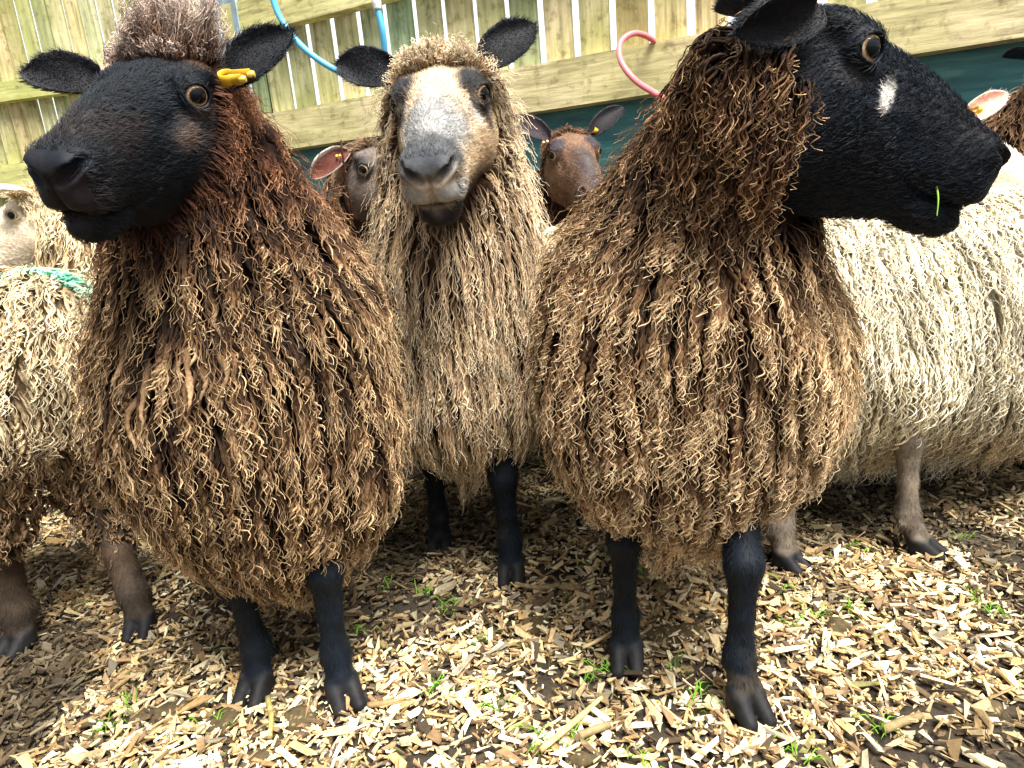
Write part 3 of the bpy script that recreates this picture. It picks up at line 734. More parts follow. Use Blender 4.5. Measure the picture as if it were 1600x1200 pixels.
# hoses hanging over the fence
M_HOSE = vcol_mat("hose_plastic", .35, .5, 30, .1)
def hose(label, pts, r, c, conn=None):
    W = np.array([at(*p) for p in pts]); b = W.mean(0); v, f, cp = one_tube(W, r, 70, 12)
    root = empty("hose", b); tag(root, label, "hose")
    G = Geo(); G.add(v, f, c); G.P.append(cp); G.out("pipe", M_HOSE, root, b)
    if conn is not None:
        q = at(*conn[0]); q2 = at(*conn[1]); v, f, cp = one_tube([q, (q * .6 + q2 * .4), q2], [r * 1.25, r * 1.5, r * 1.15], 9, 14)
        G = Geo(); G.add(v, f, lin(214, 222, 216)); G.P.append(cp); G.out("connector", M_HOSE, root, b)
hose("light blue hose drooping in a loop from the fence top behind the buff sheep", [(412, -60, 3.0), (432, 15, 3.0), (462, 62, 2.98), (500, 95, 2.95), (545, 118, 2.93), (585, 122, 2.9), (600, 92, 2.9), (598, 50, 2.88), (589, 10, 2.88)], .0125, lin(84, 174, 220), ((590, 16, 2.88), (586, -14, 2.88)))
hose("pink red hose looping over the broad fence rail beside the right brown sheep", [(1030, 82, 2.56), (1019, 62, 2.5), (992, 52, 2.46), (970, 66, 2.42), (970, 95, 2.36), (992, 125, 2.3), (1030, 150, 2.2), (1075, 180, 2.1), (1100, 230, 2.05)], .0095, lin(232, 120, 126))

# outdoors beyond the fence: grass field and bushes
def flat_mat(name, a, b_, sc):
    m, t, b = nodes(name); tc = N_(t, "ShaderNodeTexCoord"); n = noise(t, sc, 6, .65, tc.outputs["Object"])
    r = ramp(t, n.outputs[0], [(.3, a), (.7, b_)]); t.links.new(r.outputs[0], b.inputs["Base Color"]); b.inputs["Roughness"].default_value = .8; return m
xs_ = np.linspace(-60, 60, 13); ys_ = np.linspace(6.2, 90, 9); X, Y = np.meshgrid(xs_, ys_, indexing='ij'); i = np.arange(X.size).reshape(X.shape)
tag(mesh_obj("grass_field", np.stack([X, Y, 0 * X + .012], -1).reshape(-1, 3), [np.stack([i[:-1, :-1], i[1:, :-1], i[1:, 1:], i[:-1, 1:]], -1).reshape(-1, 4)], flat_mat("field_grass", tuple(lin(70, 104, 36)), tuple(lin(112, 146, 58)), 3)), kind="structure")
M_LEAF = vcol_mat("leaf", .5, .3)
for k, (bx, by, br, bh, lb) in enumerate(((1.6, 8.5, 1.0, 2.1, "green bush glimpsed through the slat gaps above the pink hose"), (-.4, 9.5, .9, 2.0, "green bush glimpsed through the slat gaps behind the buff sheep's head"))):
    root = empty("bush", (bx, by, 0)); tag(root, lb, "bush"); n = 2600; r = np.random.default_rng(k + 50)
    p = nrm(r.normal(size=(n, 3))) * (r.random((n, 1)) ** .4) * np.array([br, br, bh / 2]) + np.array([bx, by, bh / 2]); p *= 1; p = p[vnoise(p, 2.2, k) > .38]; n = len(p)
    a = nrm(r.normal(size=(n, 3))); b_ = nrm(np.cross(a, r.normal(size=(n, 3)))); s = .05 + .05 * r.random((n, 1))
    v = np.stack([p - a * s, p + b_ * s * .5, p + a * s, p - b_ * s * .5], 1).reshape(-1, 3)
    mesh_obj("foliage", v, [np.arange(4 * n).reshape(n, 4)], M_LEAF, np.repeat(lin(84, 128, 40) * np.exp(.3 * r.normal(size=(n, 1))), 4, 0), root, (bx, by, 0), smooth=False)
    G = Geo()
    for q in range(5):
        an = q * 1.26; v, f, cp = one_tube([(bx, by, -.02), (bx + .15 * math.cos(an), by + .15 * math.sin(an), bh * .35), (bx + .5 * br * math.cos(an), by + .5 * br * math.sin(an), bh * .75)], [.05, .035, .012], 10, 7); G.add(v, f, lin(90, 76, 56))
    G.out("stem", M_BARK, root, (bx, by, 0))

# ================================================================== SHEEP
GRP = "sheep crowded in the pen"
BLACK = lin(8, 17, 27); BROWNBLACK = lin(40, 30, 26)
def black_face(q, amt=.35):
    n = fbm(q, 45, 3); m = fbm(q, 14, 9)
    c = BLACK * (.55 + .9 * n)[:, None]
    return c + (lin(44, 34, 30) - BLACK) * (sstep(m, .5, .75) * amt)[:, None]
def blob(q, c, r, soft=.5, nz=.35):
    d = np.sqrt((((np.stack([q[:, 0], np.abs(q[:, 1]), q[:, 2]], -1) - np.asarray(c)) / np.asarray(r)) ** 2).sum(-1)) + nz * (fbm(q, 60, 5) - .5)
    return (1 - sstep(d, 1 - soft, 1 + soft))[:, None]
def lerp(a, b, k): return a * (1 - k) + b * k
def black_leg(v):
    c = BLACK * (.5 + .9 * fbm(v, 60, 2))[:, None]; d = (sstep(-v[:, 2], -.16, -.03) * sstep(fbm(v, 40, 6), .5, .75) * .4)[:, None]
    return lerp(c, lin(80, 70, 54), d)

# ---- 1 left brown sheep, head turned to the left
def h1(q):
    c = black_face(q, .5)
    c = lerp(c, lin(150, 126, 112), blob(q, (.046, .050, -.024), (.022, .03, .012), .8, .9) * .35)
    c = lerp(c, lin(96, 88, 88), blob(q, (.02, .066, .0), (.03, .03, .010), .6) * .5)
    c = lerp(c, lin(120, 92, 68), blob(q, (-.05, .03, .06), (.03, .06, .02), .5))
    k = sstep(-q[:, 0] + .072 - .85 * (q[:, 2] + .10) + .03 * (fbm(q, 50, 2) - .5), -.015, .03)[:, None]
    return lerp(c, lin(66, 44, 34), k)
def wool1(C, t, r):
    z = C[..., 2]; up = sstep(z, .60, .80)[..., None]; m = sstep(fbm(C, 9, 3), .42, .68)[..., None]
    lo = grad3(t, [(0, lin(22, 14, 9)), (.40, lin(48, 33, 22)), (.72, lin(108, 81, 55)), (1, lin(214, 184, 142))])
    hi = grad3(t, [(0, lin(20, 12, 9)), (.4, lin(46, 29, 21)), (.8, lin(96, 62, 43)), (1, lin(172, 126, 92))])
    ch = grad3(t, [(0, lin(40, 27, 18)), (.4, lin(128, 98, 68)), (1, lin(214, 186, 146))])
    x = lerp(lo, hi, up); cm = (np.exp(-((C[..., 0] + .43) / .10) ** 2 - ((z - .53) / .11) ** 2))[..., None] * m
    return lerp(x, ch, cm * .8)
prims1 = [('e', (-.435, 1.20, .49), (.195, .40, .215), 4), ('e', (-.392, .99, .455), (.198, .15, .225)), ('e', (-.385, 1.0, .34), (.150, .12, .13)),
          ('c', (-.388, 1.01, .62), (-.392, .945, .79), .182, .108)]
cheek1 = lambda p: sstep(-p[:, 0] + .072 - .85 * (p[:, 2] + .10) + .03 * (fbm(p, 50, 2) - .5), 0, .02) * np.where(p[:, 2] < .035, 1, 0) * np.where(p[:, 0] > -.12, 1, 0)
top1 = lambda p: np.where((p[:, 0] < -.022 + .02 * (fbm(p, 50, 3) - .5)) & (p[:, 0] > -.12) & (p[:, 2] > .026) & (p[:, 1] > -.068) & (p[:, 1] < .034), 1, 0)
def tuft(p): return (.25 + 1.3 * sstep(vnoise(p, 38, 21), .35, .72)) * (1.05 - .5 * sstep(np.abs(p[:, 1]), .02, .06))
fro = lambda C, t, r: grad3(t, [(0, lin(50, 32, 24)), (.3, lin(126, 94, 74)), (1, lin(238, 218, 204))])
chc = lambda C, t, r: grad3(t, [(0, lin(34, 21, 16)), (.5, lin(96, 62, 46)), (1, lin(158, 114, 84))])
def cords1(G, fn, rng):
    # a few felted pale cords hanging on the chest
    c = np.array([(-.475, .60), (-.445, .575), (-.462, .535), (-.43, .53), (-.41, .555), (-.395, .59), (-.378, .565), (-.36, .60), (-.39, .62), (-.49, .54)])
    P = np.stack([c[:, 0], np.full(len(c), .75), c[:, 1]], -1)
    for _ in range(40): P[:, 1] += np.maximum(fn(P), 0) * .8
    N = grad(fn, P); P = P + N * .006
    L = .045 + .045 * rng.random(len(P)); R = .0034 + .0030 * rng.random(len(P))
    v, f, Cc, t = locks(fn, P, N, rng, L, R, K=26, wl=.05, amp=.005, out=.25, lift=.2, clump=0, ratio=1, hang=lambda P, N: nrm(np.array([0, 0, -1.0]) + .2 * N), frizz=.05, layer=.02, sides=8, taper=.45)
    v = v + .0035 * (np.stack([fbm(v, 90, 3), fbm(v, 90, 4), fbm(v, 90, 5)], -1) - .5) + .0022 * (np.stack([vnoise(v, 420, 3), vnoise(v, 420, 4), vnoise(v, 420, 5)], -1) - .5)
    cc = lambda C, t, r: grad3(t, [(0, lin(50, 36, 26)), (.4, lin(116, 90, 64)), (.85, lin(158, 130, 98)), (1, lin(80, 62, 46))])
    G.add(v, f, lock_cols(Cc, t, 8, rng, cc, .12))
build_sheep("brown curly sheep with black face turned left and a yellow tag at its ear", GRP, (-.4, 1.15),
    dict(pos=(-.3846, .858, .8675), ypr=(256, 20, -9), s=.865, wy=1.0), prims1,
    [foreleg(-.448, .927, (-.46, 1.0, .36), -100), foreleg(-.302, .894, (-.325, .98, .36), -62)] + [foreleg(-.55, 1.50, (-.53, 1.46, .36), -90), foreleg(-.36, 1.52, (-.37, 1.46, .36), -90)],
    wool1, hang_body((-.42, 1.1, .5), (-.1, 1, 0)), 1, nlocks=9500, nwisps=2400, nf=4000, nfur=22000,
    hk=lambda P: .62 + .5 * sstep(-P[:, 2], -.80, -.5),
    ears=[dict(base=(-.050, .084, .020), dir=(.74, .12, .62), n=(-.25, -.95, .15), L=.112, W=.072, cup=.5, droop=.10, out=BLACK * .8, rim=lin(70, 66, 66), **{'in': lin(16, 18, 22)}),
          dict(base=(-.030, -.092, .012), dir=(-.92, .02, .34), n=(.30, -.85, .40), L=.130, W=.070, cup=.5, droop=.12, out=BLACK * .9, rim=lin(96, 84, 78), **{'in': lin(24, 23, 26)})],
    tags=[dict(at=(-.028, .092, .036), axis=(.05, -.62, .78), up=(0, .78, .62), s=1.05), dict(at=(-.030, -.082, .030), axis=(.1, .3, .9), up=(.9, .2, .1), s=.9, col=(208, 170, 150))],
    headw=[dict(n=1100, mask=top1, L=(.028, .072), Lk=tuft, R=(.0006, .0022), dir=lambda P, N: nrm(np.array([0, .1, 1.0]) + .9 * N), col=fro, kw=dict(lift=.6, out=.8, frizz=.16, wl=.012, amp=.0026, clump=.9, ratio=46, layer=.03)),
           dict(n=1300, mask=top1, L=(.015, .056), Lk=tuft, R=(.0004, .0008), dir=lambda P, N: nrm(np.array([0, .1, 1.0]) + .9 * N), col=fro, kw=dict(lift=.6, out=.8, frizz=.28, wl=.008, amp=.004, clump=.7, ratio=42, layer=.03)),
           dict(n=3600, mask=top1, L=(.007, .020), R=(.0005, .0012), dir=lambda P, N: nrm(np.array([-.2, -.3, .3]) + .9 * N), col=fro, kw=dict(lift=.5, out=.7, frizz=.2, wl=.009, amp=.0025, clump=.4, ratio=10, layer=.012)),
           dict(n=6500, mask=cheek1, L=(.016, .040), R=(.0006, .0018), dir=(.35, .35, -.85), col=chc, kw=dict(frizz=.16, lift=.30, wl=.012, amp=.0022, clump=.55, layer=.016)),
           dict(n=4500, mask=cheek1, L=(.012, .035), R=(.0004, .0007), dir=(.35, .35, -.85), col=chc, kw=dict(frizz=.25, lift=.45, wl=.009, amp=.003, clump=.4, layer=.02))],
    headcol=h1, legcol=black_leg, ribs=cords1, bodycol=lambda V: np.broadcast_to(lin(38, 24, 17), V.shape))

# ---- 2 right brown sheep, head in profile to the right
def h2(q):
    c = black_face(q, .12)
    c = lerp(c, lin(226, 222, 216), blob(q, (.056, .052, -.006), (.007, .03, .016), .55, .9) * np.where(q[:, 1:2] < 0, 1, 0))
    c = lerp(c, lin(84, 84, 88), blob(q, (.006, .066, -.010), (.022, .03, .009), .6) * .55)
    return c
def wool2(C, t, r):
    z = C[..., 2]; up = sstep(z, .60, .84)[..., None]
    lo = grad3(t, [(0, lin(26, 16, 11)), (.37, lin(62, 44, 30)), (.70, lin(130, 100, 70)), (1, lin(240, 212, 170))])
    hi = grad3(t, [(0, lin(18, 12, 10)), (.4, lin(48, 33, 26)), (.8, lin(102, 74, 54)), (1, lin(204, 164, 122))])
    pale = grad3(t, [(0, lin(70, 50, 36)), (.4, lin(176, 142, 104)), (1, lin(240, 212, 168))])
    x = lerp(lo, hi, up); k = (sstep(C[..., 0], .30, .46) * sstep(.62 - z, 0, .1))[..., None]
    return lerp(x, pale, k * .6)
prims2 = [('e', (.275, 1.17, .49), (.195, .36, .215)), ('e', (.252, .95, .47), (.198, .15, .215)), ('e', (.235, .96, .385), (.140, .12, .11)), ('e', (.36, .97, .46), (.095, .12, .13)),
          ('c', (.242, .985, .60), (.304, .890, .82), .158, .066), ('c', (.325, .870, .725), (.300, .91, .58), .058, .115)]
back2 = lambda p: np.where(((p[:, 0] < -.060 + .02 * (fbm(p, 45, 3) - .5)) & (p[:, 2] < .0)) | ((p[:, 2] < -.03) & (p[:, 0] < -.040 - .25 * p[:, 2] + .03 * (fbm(p, 45, 3) - .5))), 1, 0)
b2c = lambda C, t, r: grad3(t, [(0, lin(24, 16, 12)), (.4, lin(70, 49, 37)), (.8, lin(136, 102, 73)), (1, lin(214, 178, 136))]) * (1 - .55 * sstep(C[..., 2], .80, .88))[..., None]
def blade(G, fn, rng): pass
S2 = build_sheep("brown curly sheep in profile facing right with a white mark below its eye", GRP, (.27, 1.12),
    dict(pos=(.387, .822, .832), ypr=(-6, 27.5, -1.6), s=1.0, ring=(222, 196, 160)), prims2,
    [foreleg(.291, .80, (.315, .93, .36), -80, .98), foreleg(.145, .926, (.165, .97, .36), -100, .96), foreleg(.18, 1.46, (.20, 1.40, .36), -90), foreleg(.38, 1.45, (.36, 1.40, .36), -90)],
    wool2, hang_body((.27, 1.1, .5), (0, 1, 0)), 2, nlocks=10500, nwisps=2400, nf=4000, nfur=22000,
    hk=lambda P: .55 + .5 * sstep(-P[:, 2], -.86, -.55), lock_kw=dict(wl=.018, amp=.0036, Rr=(.0026, .0052), K=40),
    ears=[dict(base=(-.062, -.070, .038), dir=(-.78, -.40, -.30), n=(-.10, -.80, -.3), L=.092, W=.060, cup=.7, droop=.25, out=BLACK * .8, rim=lin(50, 48, 50), **{'in': lin(24, 22, 22)}),
          dict(base=(-.060, .066, .046), dir=(-.35, .8, .55), n=(.6, -.3, .6), L=.115, W=.07, out=BLACK * .8, **{'in': lin(24, 22, 22)})],
    tags=[dict(at=(-.052, -.072, .062), axis=(.25, -.5, .8), up=(.9, .1, -.2), s=1.0, col=(86, 66, 58))],
    headw=[dict(n=1900, mask=back2, L=(.035, .10), R=(.0016, .0044), dir=(-.25, -.1, -1.0), col=b2c, kw=dict(K=36, frizz=.08, lift=.05, wl=.021, amp=.0042, clump=.80, ratio=7, layer=.035, cord=.9)),
           dict(n=1000, mask=back2, L=(.02, .06), R=(.0004, .0009), dir=(-.1, -.2, -1.0), col=b2c, kw=dict(K=18, frizz=.16, lift=.35, wl=.012, amp=.0045, clump=.4, layer=.03))],
    headcol=h2, legcol=black_leg, bodycol=lambda V: np.broadcast_to(lin(40, 25, 18), V.shape))
# grass blade held in its mouth
bp_ = [at(1463, 288, .775), at(1466, 310, .768), at(1464, 337, .765)]
v, f = tubes(spline(bp_, 12)[None], np.linspace(.0016, .0006, 12)[None], 4)
gb = mesh_obj("grass_blade", v - np.mean(bp_, 0), [f], vcol_mat("fresh_grass", .4, .4), np.broadcast_to(lin(150, 206, 70), v.shape)); gb.location = np.mean(bp_, 0)
tag(gb, "bright green grass blade hanging from the mouth of the right black faced sheep", "grass blade")

# ---- 3 buff sheep in the middle looking at the camera
def h3(q):
    n = fbm(q, 70, 3)
    c = lin(198, 178, 150) * (.6 + .7 * n)[:, None]
    c = lerp(c, lin(150, 150, 150) * (.4 + 1.0 * n)[:, None], sstep(q[:, 0] + .06 * (fbm(q, 40, 12) - .5), .03, .12)[:, None] * sstep(q[:, 2], -.04, .01)[:, None])
    c = lerp(c, lin(178, 152, 124) * (.7 + .6 * n)[:, None], blob(q, (.03, .055, -.055), (.06, .03, .03), .5) * .7)
    c = lerp(c, lin(40, 44, 52), blob(q, (.192, 0, -.006), (.046, .054, .030), .5, .6) * .95)
    c = lerp(c, lin(150, 152, 154), blob(q, (.200, .02, -.050), (.035, .03, .018), .5, .5) * .9)
    c = lerp(c, lin(34, 32, 34), blob(q, (.178, 0, -.094), (.065, .06, .026), .35))
    c = lerp(c, lin(60, 44, 36), blob(q, (.08, .04, -.110), (.10, .04, .042), .6) * .9)
    c = lerp(c, lin(34, 34, 38), blob(q, (.002, .052, .034), (.030, .028, .030), .35, .5))
    c = lerp(c, lin(30, 27, 28), blob(q, (-.014, .066, .010), (.022, .02, .030), .4, .5))
    c = lerp(c, lin(30, 28, 31), blob(q, (.000, .060, .014), (.032, .03, .030), .4, .5))
    c = lerp(c, lin(44, 40, 42), blob(q, (.012, .066, -.016), (.014, .03, .026), .5, .6) * .8)
    c = lerp(c, lin(186, 182, 178), blob(q, (.038, .054, .006), (.010, .02, .022), .4, .5) * .9)
    return c
def wool3(C, t, r):
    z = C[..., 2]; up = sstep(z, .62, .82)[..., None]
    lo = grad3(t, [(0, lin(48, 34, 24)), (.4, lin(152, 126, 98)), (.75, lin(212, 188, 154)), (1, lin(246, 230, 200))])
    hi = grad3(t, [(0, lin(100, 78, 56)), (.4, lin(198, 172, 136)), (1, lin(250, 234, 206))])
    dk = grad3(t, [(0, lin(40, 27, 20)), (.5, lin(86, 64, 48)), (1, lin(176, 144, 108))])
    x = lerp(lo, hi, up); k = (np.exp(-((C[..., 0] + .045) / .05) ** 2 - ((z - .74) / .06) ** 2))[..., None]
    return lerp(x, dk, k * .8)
prims3 = [('e', (-.075, 1.56, .51), (.175, .34, .205)), ('e', (-.090, 1.30, .50), (.150, .15, .225)), ('e', (-.095, 1.29, .37), (.140, .11, .11)),
          ('c', (-.078, 1.295, .65), (-.073, 1.285, .87), .150, .112)]
side3 = lambda p: np.where((p[:, 0] < -.05 - .04 * sstep(p[:, 2], -.04, .01) + .03 * (fbm(p, 45, 3) - .5)) & (p[:, 0] > -.125) & (p[:, 2] < .03), 1, 0)
top3 = lambda p: np.where((p[:, 0] < -.030 + .022 * (fbm(p, 50, 3) - .5)) & (p[:, 0] > -.12) & (p[:, 2] > .02), 1, 0)
bu = lambda C, t, r: grad3(t, [(0, lin(130, 104, 78)), (.5, lin(208, 182, 146)), (1, lin(248, 234, 206))])
build_sheep("buff sheep with a grey nose and dark eye patches looking straight at the camera", GRP, (-.08, 1.45),
    dict(pos=(-.075, 1.172, .882), ypr=(264.9, 25.7, 1), s=.99, wy=1.07, ring=(200, 160, 120)), prims3,
    [foreleg(-.034, 1.206, (-.03, 1.27, .36), -95, 1.05), foreleg(-.19, 1.36, (-.17, 1.36, .36), -90), foreleg(-.15, 1.82, (-.15, 1.78, .36), -90), foreleg(0, 1.82, (0, 1.78, .36), -90)],
    wool3, hang_body((-.08, 1.5, .5), (0, 1, 0)), 3, nlocks=9000, nwisps=2400, nf=3500, nfur=22000, hk=lambda P: .20 + .85 * sstep(-P[:, 2], -.80, -.66), lock_kw=dict(amp=.0024, wl=.024, clump=.8, Rr=(.0022, .0040)),
    ears=[dict(base=(-.055, .064, .042), dir=(.78, .12, .55), n=(-.2, -.95, .2), L=.115, W=.074, cup=.35, droop=.08, out=BLACK * .8, rim=lin(30, 28, 30), **{'in': lin(20, 20, 24)}),
          dict(base=(-.055, -.064, .042), dir=(-.92, .12, .33), n=(.2, -.95, .2), L=.115, W=.072, cup=.35, droop=.10, out=BLACK * .8, rim=lin(30, 28, 30), **{'in': lin(20, 20, 24)})],
    headw=[dict(n=2600, mask=top3, L=(.008, .030), R=(.0007, .0024), dir=lambda P, N: nrm(np.array([0, -.35, .2]) + .8 * N), col=bu, kw=dict(lift=.45, frizz=.14, wl=.012, amp=.003, clump=.6, layer=.022)),
           dict(n=4200, mask=side3, L=(.012, .028), R=(.0007, .0020), dir=lambda P, N: nrm(np.array([0, -.1, -.7]) + .8 * N), col=bu, kw=dict(frizz=.14, lift=.6, wl=.014, amp=.0026, layer=.02)),
           dict(n=3000, mask=lambda p: np.maximum(top3(p), side3(p)), L=(.012, .035), R=(.0004, .0007), dir=lambda P, N: nrm(np.array([0, .1, -.5]) + .6 * N), col=bu, kw=dict(frizz=.25, lift=.5, wl=.009, amp=.0035, clump=.4, layer=.03))],
    headcol=h3, legcol=black_leg, bodycol=lambda V: np.broadcast_to(lin(84, 62, 44), V.shape))

# ---- shared look of the pale sheep
def pale_wool(a, b_, c_):
    return lambda C, t, r: grad3(t, [(0, a), (.45, b_), (1, c_)])
def pale_head(q):
    c = lin(226, 206, 184) * (.8 + .4 * fbm(q, 40, 2))[:, None]; c = lerp(c, lin(214, 170, 156), blob(q, (.2, 0, -.03), (.04, .05, .03), .5)); return lerp(c, lin(120, 100, 92), blob(q, (.004, .062, .020), (.02, .02, .015), .5) * .8)
def grey_leg(v):
    c = lin(118, 108, 95) * (.5 + .8 * fbm(v, 40, 2))[:, None]; d = (sstep(-v[:, 2], -.17, -.06) * (.35 + .65 * sstep(fbm(v, 30, 6), .35, .6)))[:, None]
    return lerp(c, lin(70, 62, 54), d)
BG_W = dict(K=14, wl=.03, amp=.0045, clump=.7, ratio=6)
palear = lambda s, d, n, **k: dict(base=(-.06, .066 * s, .045), dir=d, n=n, out=lin(226, 206, 190), rim=lin(236, 220, 204), L=.11, W=.06, **{'in': lin(222, 158, 140)}, **k)
# ---- 4 white sheep at the right, side on
prims4 = [('e', (.98, 1.42, .405), (.46, .24, .265)), ('e', (.70, 1.41, .38), (.21, .22, .24)), ('c', (.73, 1.30, .42), (.745, 1.225, .35), .09, .062), ('c', (1.30, 1.42, .55), (1.52, 1.40, .76), .17, .10)]
def wool4(C, t, r):
    k = sstep(-C[..., 2], -.30, -.14)[..., None]; g = sstep(.60 - C[..., 0], 0, .12)[..., None] * k
    x = grad3(t, [(0, lin(176, 168, 148)), (.4, lin(222, 212, 186)), (1, lin(250, 243, 218))])
    return lerp(x, grad3(t, [(0, lin(96, 78, 56)), (1, lin(196, 166, 118))]), np.maximum(g, k * .6 * sstep(fbm(C, 8, 6), .3, .6)[..., None]))
build_sheep("white long woolled sheep standing side on behind the right brown sheep", GRP, (.95, 1.4),
    dict(pos=(1.62, 1.38, .85), ypr=(-15, 25, 0), s=1.0), prims4,
    [foreleg(.500, 1.16, (.56, 1.30, .34), -60, 1.1), foreleg(.762, 1.165, (.735, 1.37, .37), -45, .98), foreleg(1.25, 1.30, (1.25, 1.33, .34), 0, 1.1), foreleg(1.22, 1.50, (1.22, 1.50, .34), 0, 1.1)],
    wool4, hang_body((.95, 1.42, .5), (1, 0, 0)), 4, hvox=.004, nlocks=8000, nwisps=3000, nfur=6000, hk=lambda P: 1.0 + 0 * P[:, 0],
    legfur=.4, lock_kw=dict(Lr=(.06, .12), Rr=(.0022, .0040), wl=.028, amp=.0050, clump=.55, ratio=3, K=28, cord=1.0), headcol=pale_head, legcol=grey_leg, ears=[palear(1, (-.3, .9, .2), (.8, .2, .3)), palear(-1, (-.3, -.9, .2), (.8, -.2, .3))], bodycol=lambda V: np.broadcast_to(lin(200, 190, 166), V.shape))
# ---- 5 sheep at the left edge, rump to the right, green stock mark
prims5 = [('e', (-1.13, 1.24, .475), (.40, .20, .215)), ('e', (-.865, 1.22, .50), (.155, .165, .185)), ('c', (-.83, 1.26, .42), (-.79, 1.22, .30), .10, .05), ('c', (-.93, 1.12, .42), (-.94, 1.12, .24), .105, .052), ('c', (-.83, 1.235, .30), (-.785, 1.19, .17), .055, .034), ('c', (-1.45, 1.25, .55), (-1.64, 1.22, .75), .15, .10)]
def wool5(C, t, r):
    x = grad3(t, [(0, lin(96, 78, 58)), (.4, lin(186, 164, 128)), (1, lin(240, 226, 192))])
    k = sstep(-C[..., 2], -.48, -.32)[..., None]; x = lerp(x, grad3(t, [(0, lin(52, 38, 28)), (.5, lin(116, 88, 64)), (1, lin(184, 152, 116))]), k * .85)
    g = (sstep(C[..., 2], .585, .66) * sstep(fbm(C, 7, 4), .30, .5))[..., None]; return lerp(x, x * 0 + lin(120, 222, 198), g * .85)
def leg5(v): return lerp(lin(74, 60, 48) * (.3 + 1.0 * fbm(v, 40, 2))[:, None], lin(52, 46, 40), (sstep(-v[:, 2], -.16, -.05) * .8)[:, None])
hind5 = ([(-.845, 1.25, .34, .06), (-.815, 1.22, .24, .040), (-.775, 1.175, .15, .026), (-.752, 1.15, .075, .026), (-.741, 1.138, .034, .024)], math.radians(-80))
hind5b = ([(-.95, 1.14, .34, .055), (-.955, 1.13, .24, .040), (-.962, 1.13, .15, .028), (-.958, 1.125, .075, .028), (-.955, 1.119, .034, .024)], math.radians(-100))
build_sheep("cream sheep with a faint green stock mark cut off by the left edge", GRP, (-1.1, 1.22),
    dict(pos=(-1.72, 1.20, .84), ypr=(190, 25, 0), s=1.0), prims5, [hind5, hind5b, foreleg(-1.42, 1.16, (-1.40, 1.2, .34), 180), foreleg(-1.44, 1.33, (-1.42, 1.3, .34), 180)],
    wool5, hang_body((-1.1, 1.23, .5), (1, 0, 0)), 5, hvox=.004, nlocks=9500, nwisps=3000, nfur=9000, hk=lambda P: .28 + .75 * sstep(P[:, 2], .26, .5),
    legfur=.4, lock_kw=dict(Lr=(.04, .08), Rr=(.0022, .004), wl=.024, amp=.0045, clump=.7, ratio=6, K=24), headcol=pale_head, legcol=leg5, bodycol=lambda V: np.broadcast_to(lin(150, 128, 98), V.shape))
# ---- 6 pale sheep behind the left brown sheep
prims6 = [('e', (-.86, 1.84, .47), (.42, .20, .235)), ('c', (-1.04, 1.80, .58), (-1.07, 1.76, .72), .15, .10)]
build_sheep("pale cream sheep with a pinkish face behind the left brown sheep", GRP, (-.85, 1.85),
    dict(pos=(-1.15, 1.72, .79), ypr=(205, 30, 0), s=.85), prims6, [foreleg(-1.1, 1.76, (-1.1, 1.78, .34), 180), foreleg(-1.1, 1.92, (-1.1, 1.9, .34), 180), foreleg(-.6, 1.76, (-.6, 1.78, .34), 180), foreleg(-.6, 1.92, (-.6, 1.9, .34), 180)],
    pale_wool(lin(150, 120, 86), lin(222, 196, 152), lin(250, 236, 204)), hang_body((-.86, 1.84, .5), (1, 0, 0)), 6, view=True, hvox=.004, nlocks=5000, nwisps=2500, nfur=4000,
    lock_kw=dict(BG_W, Lr=(.04, .08)), headcol=pale_head, legcol=grey_leg, bodycol=lambda V: np.broadcast_to(lin(190, 166, 128), V.shape),
    headw=[dict(n=2500, mask=lambda p: np.where((p[:, 0] < -.02) & (p[:, 0] > -.12), 1, 0), L=(.02, .045), R=(.001, .0026), dir=(.1, .1, -1.0), col=pale_wool(lin(150, 120, 86), lin(222, 196, 152), lin(250, 236, 204)), kw=dict(frizz=.12))],
    ears=[palear(1, (-.5, -.7, .2), (-.2, -.6, .7)), palear(-1, (.4, .8, .2), (-.4, -.3, .8))])
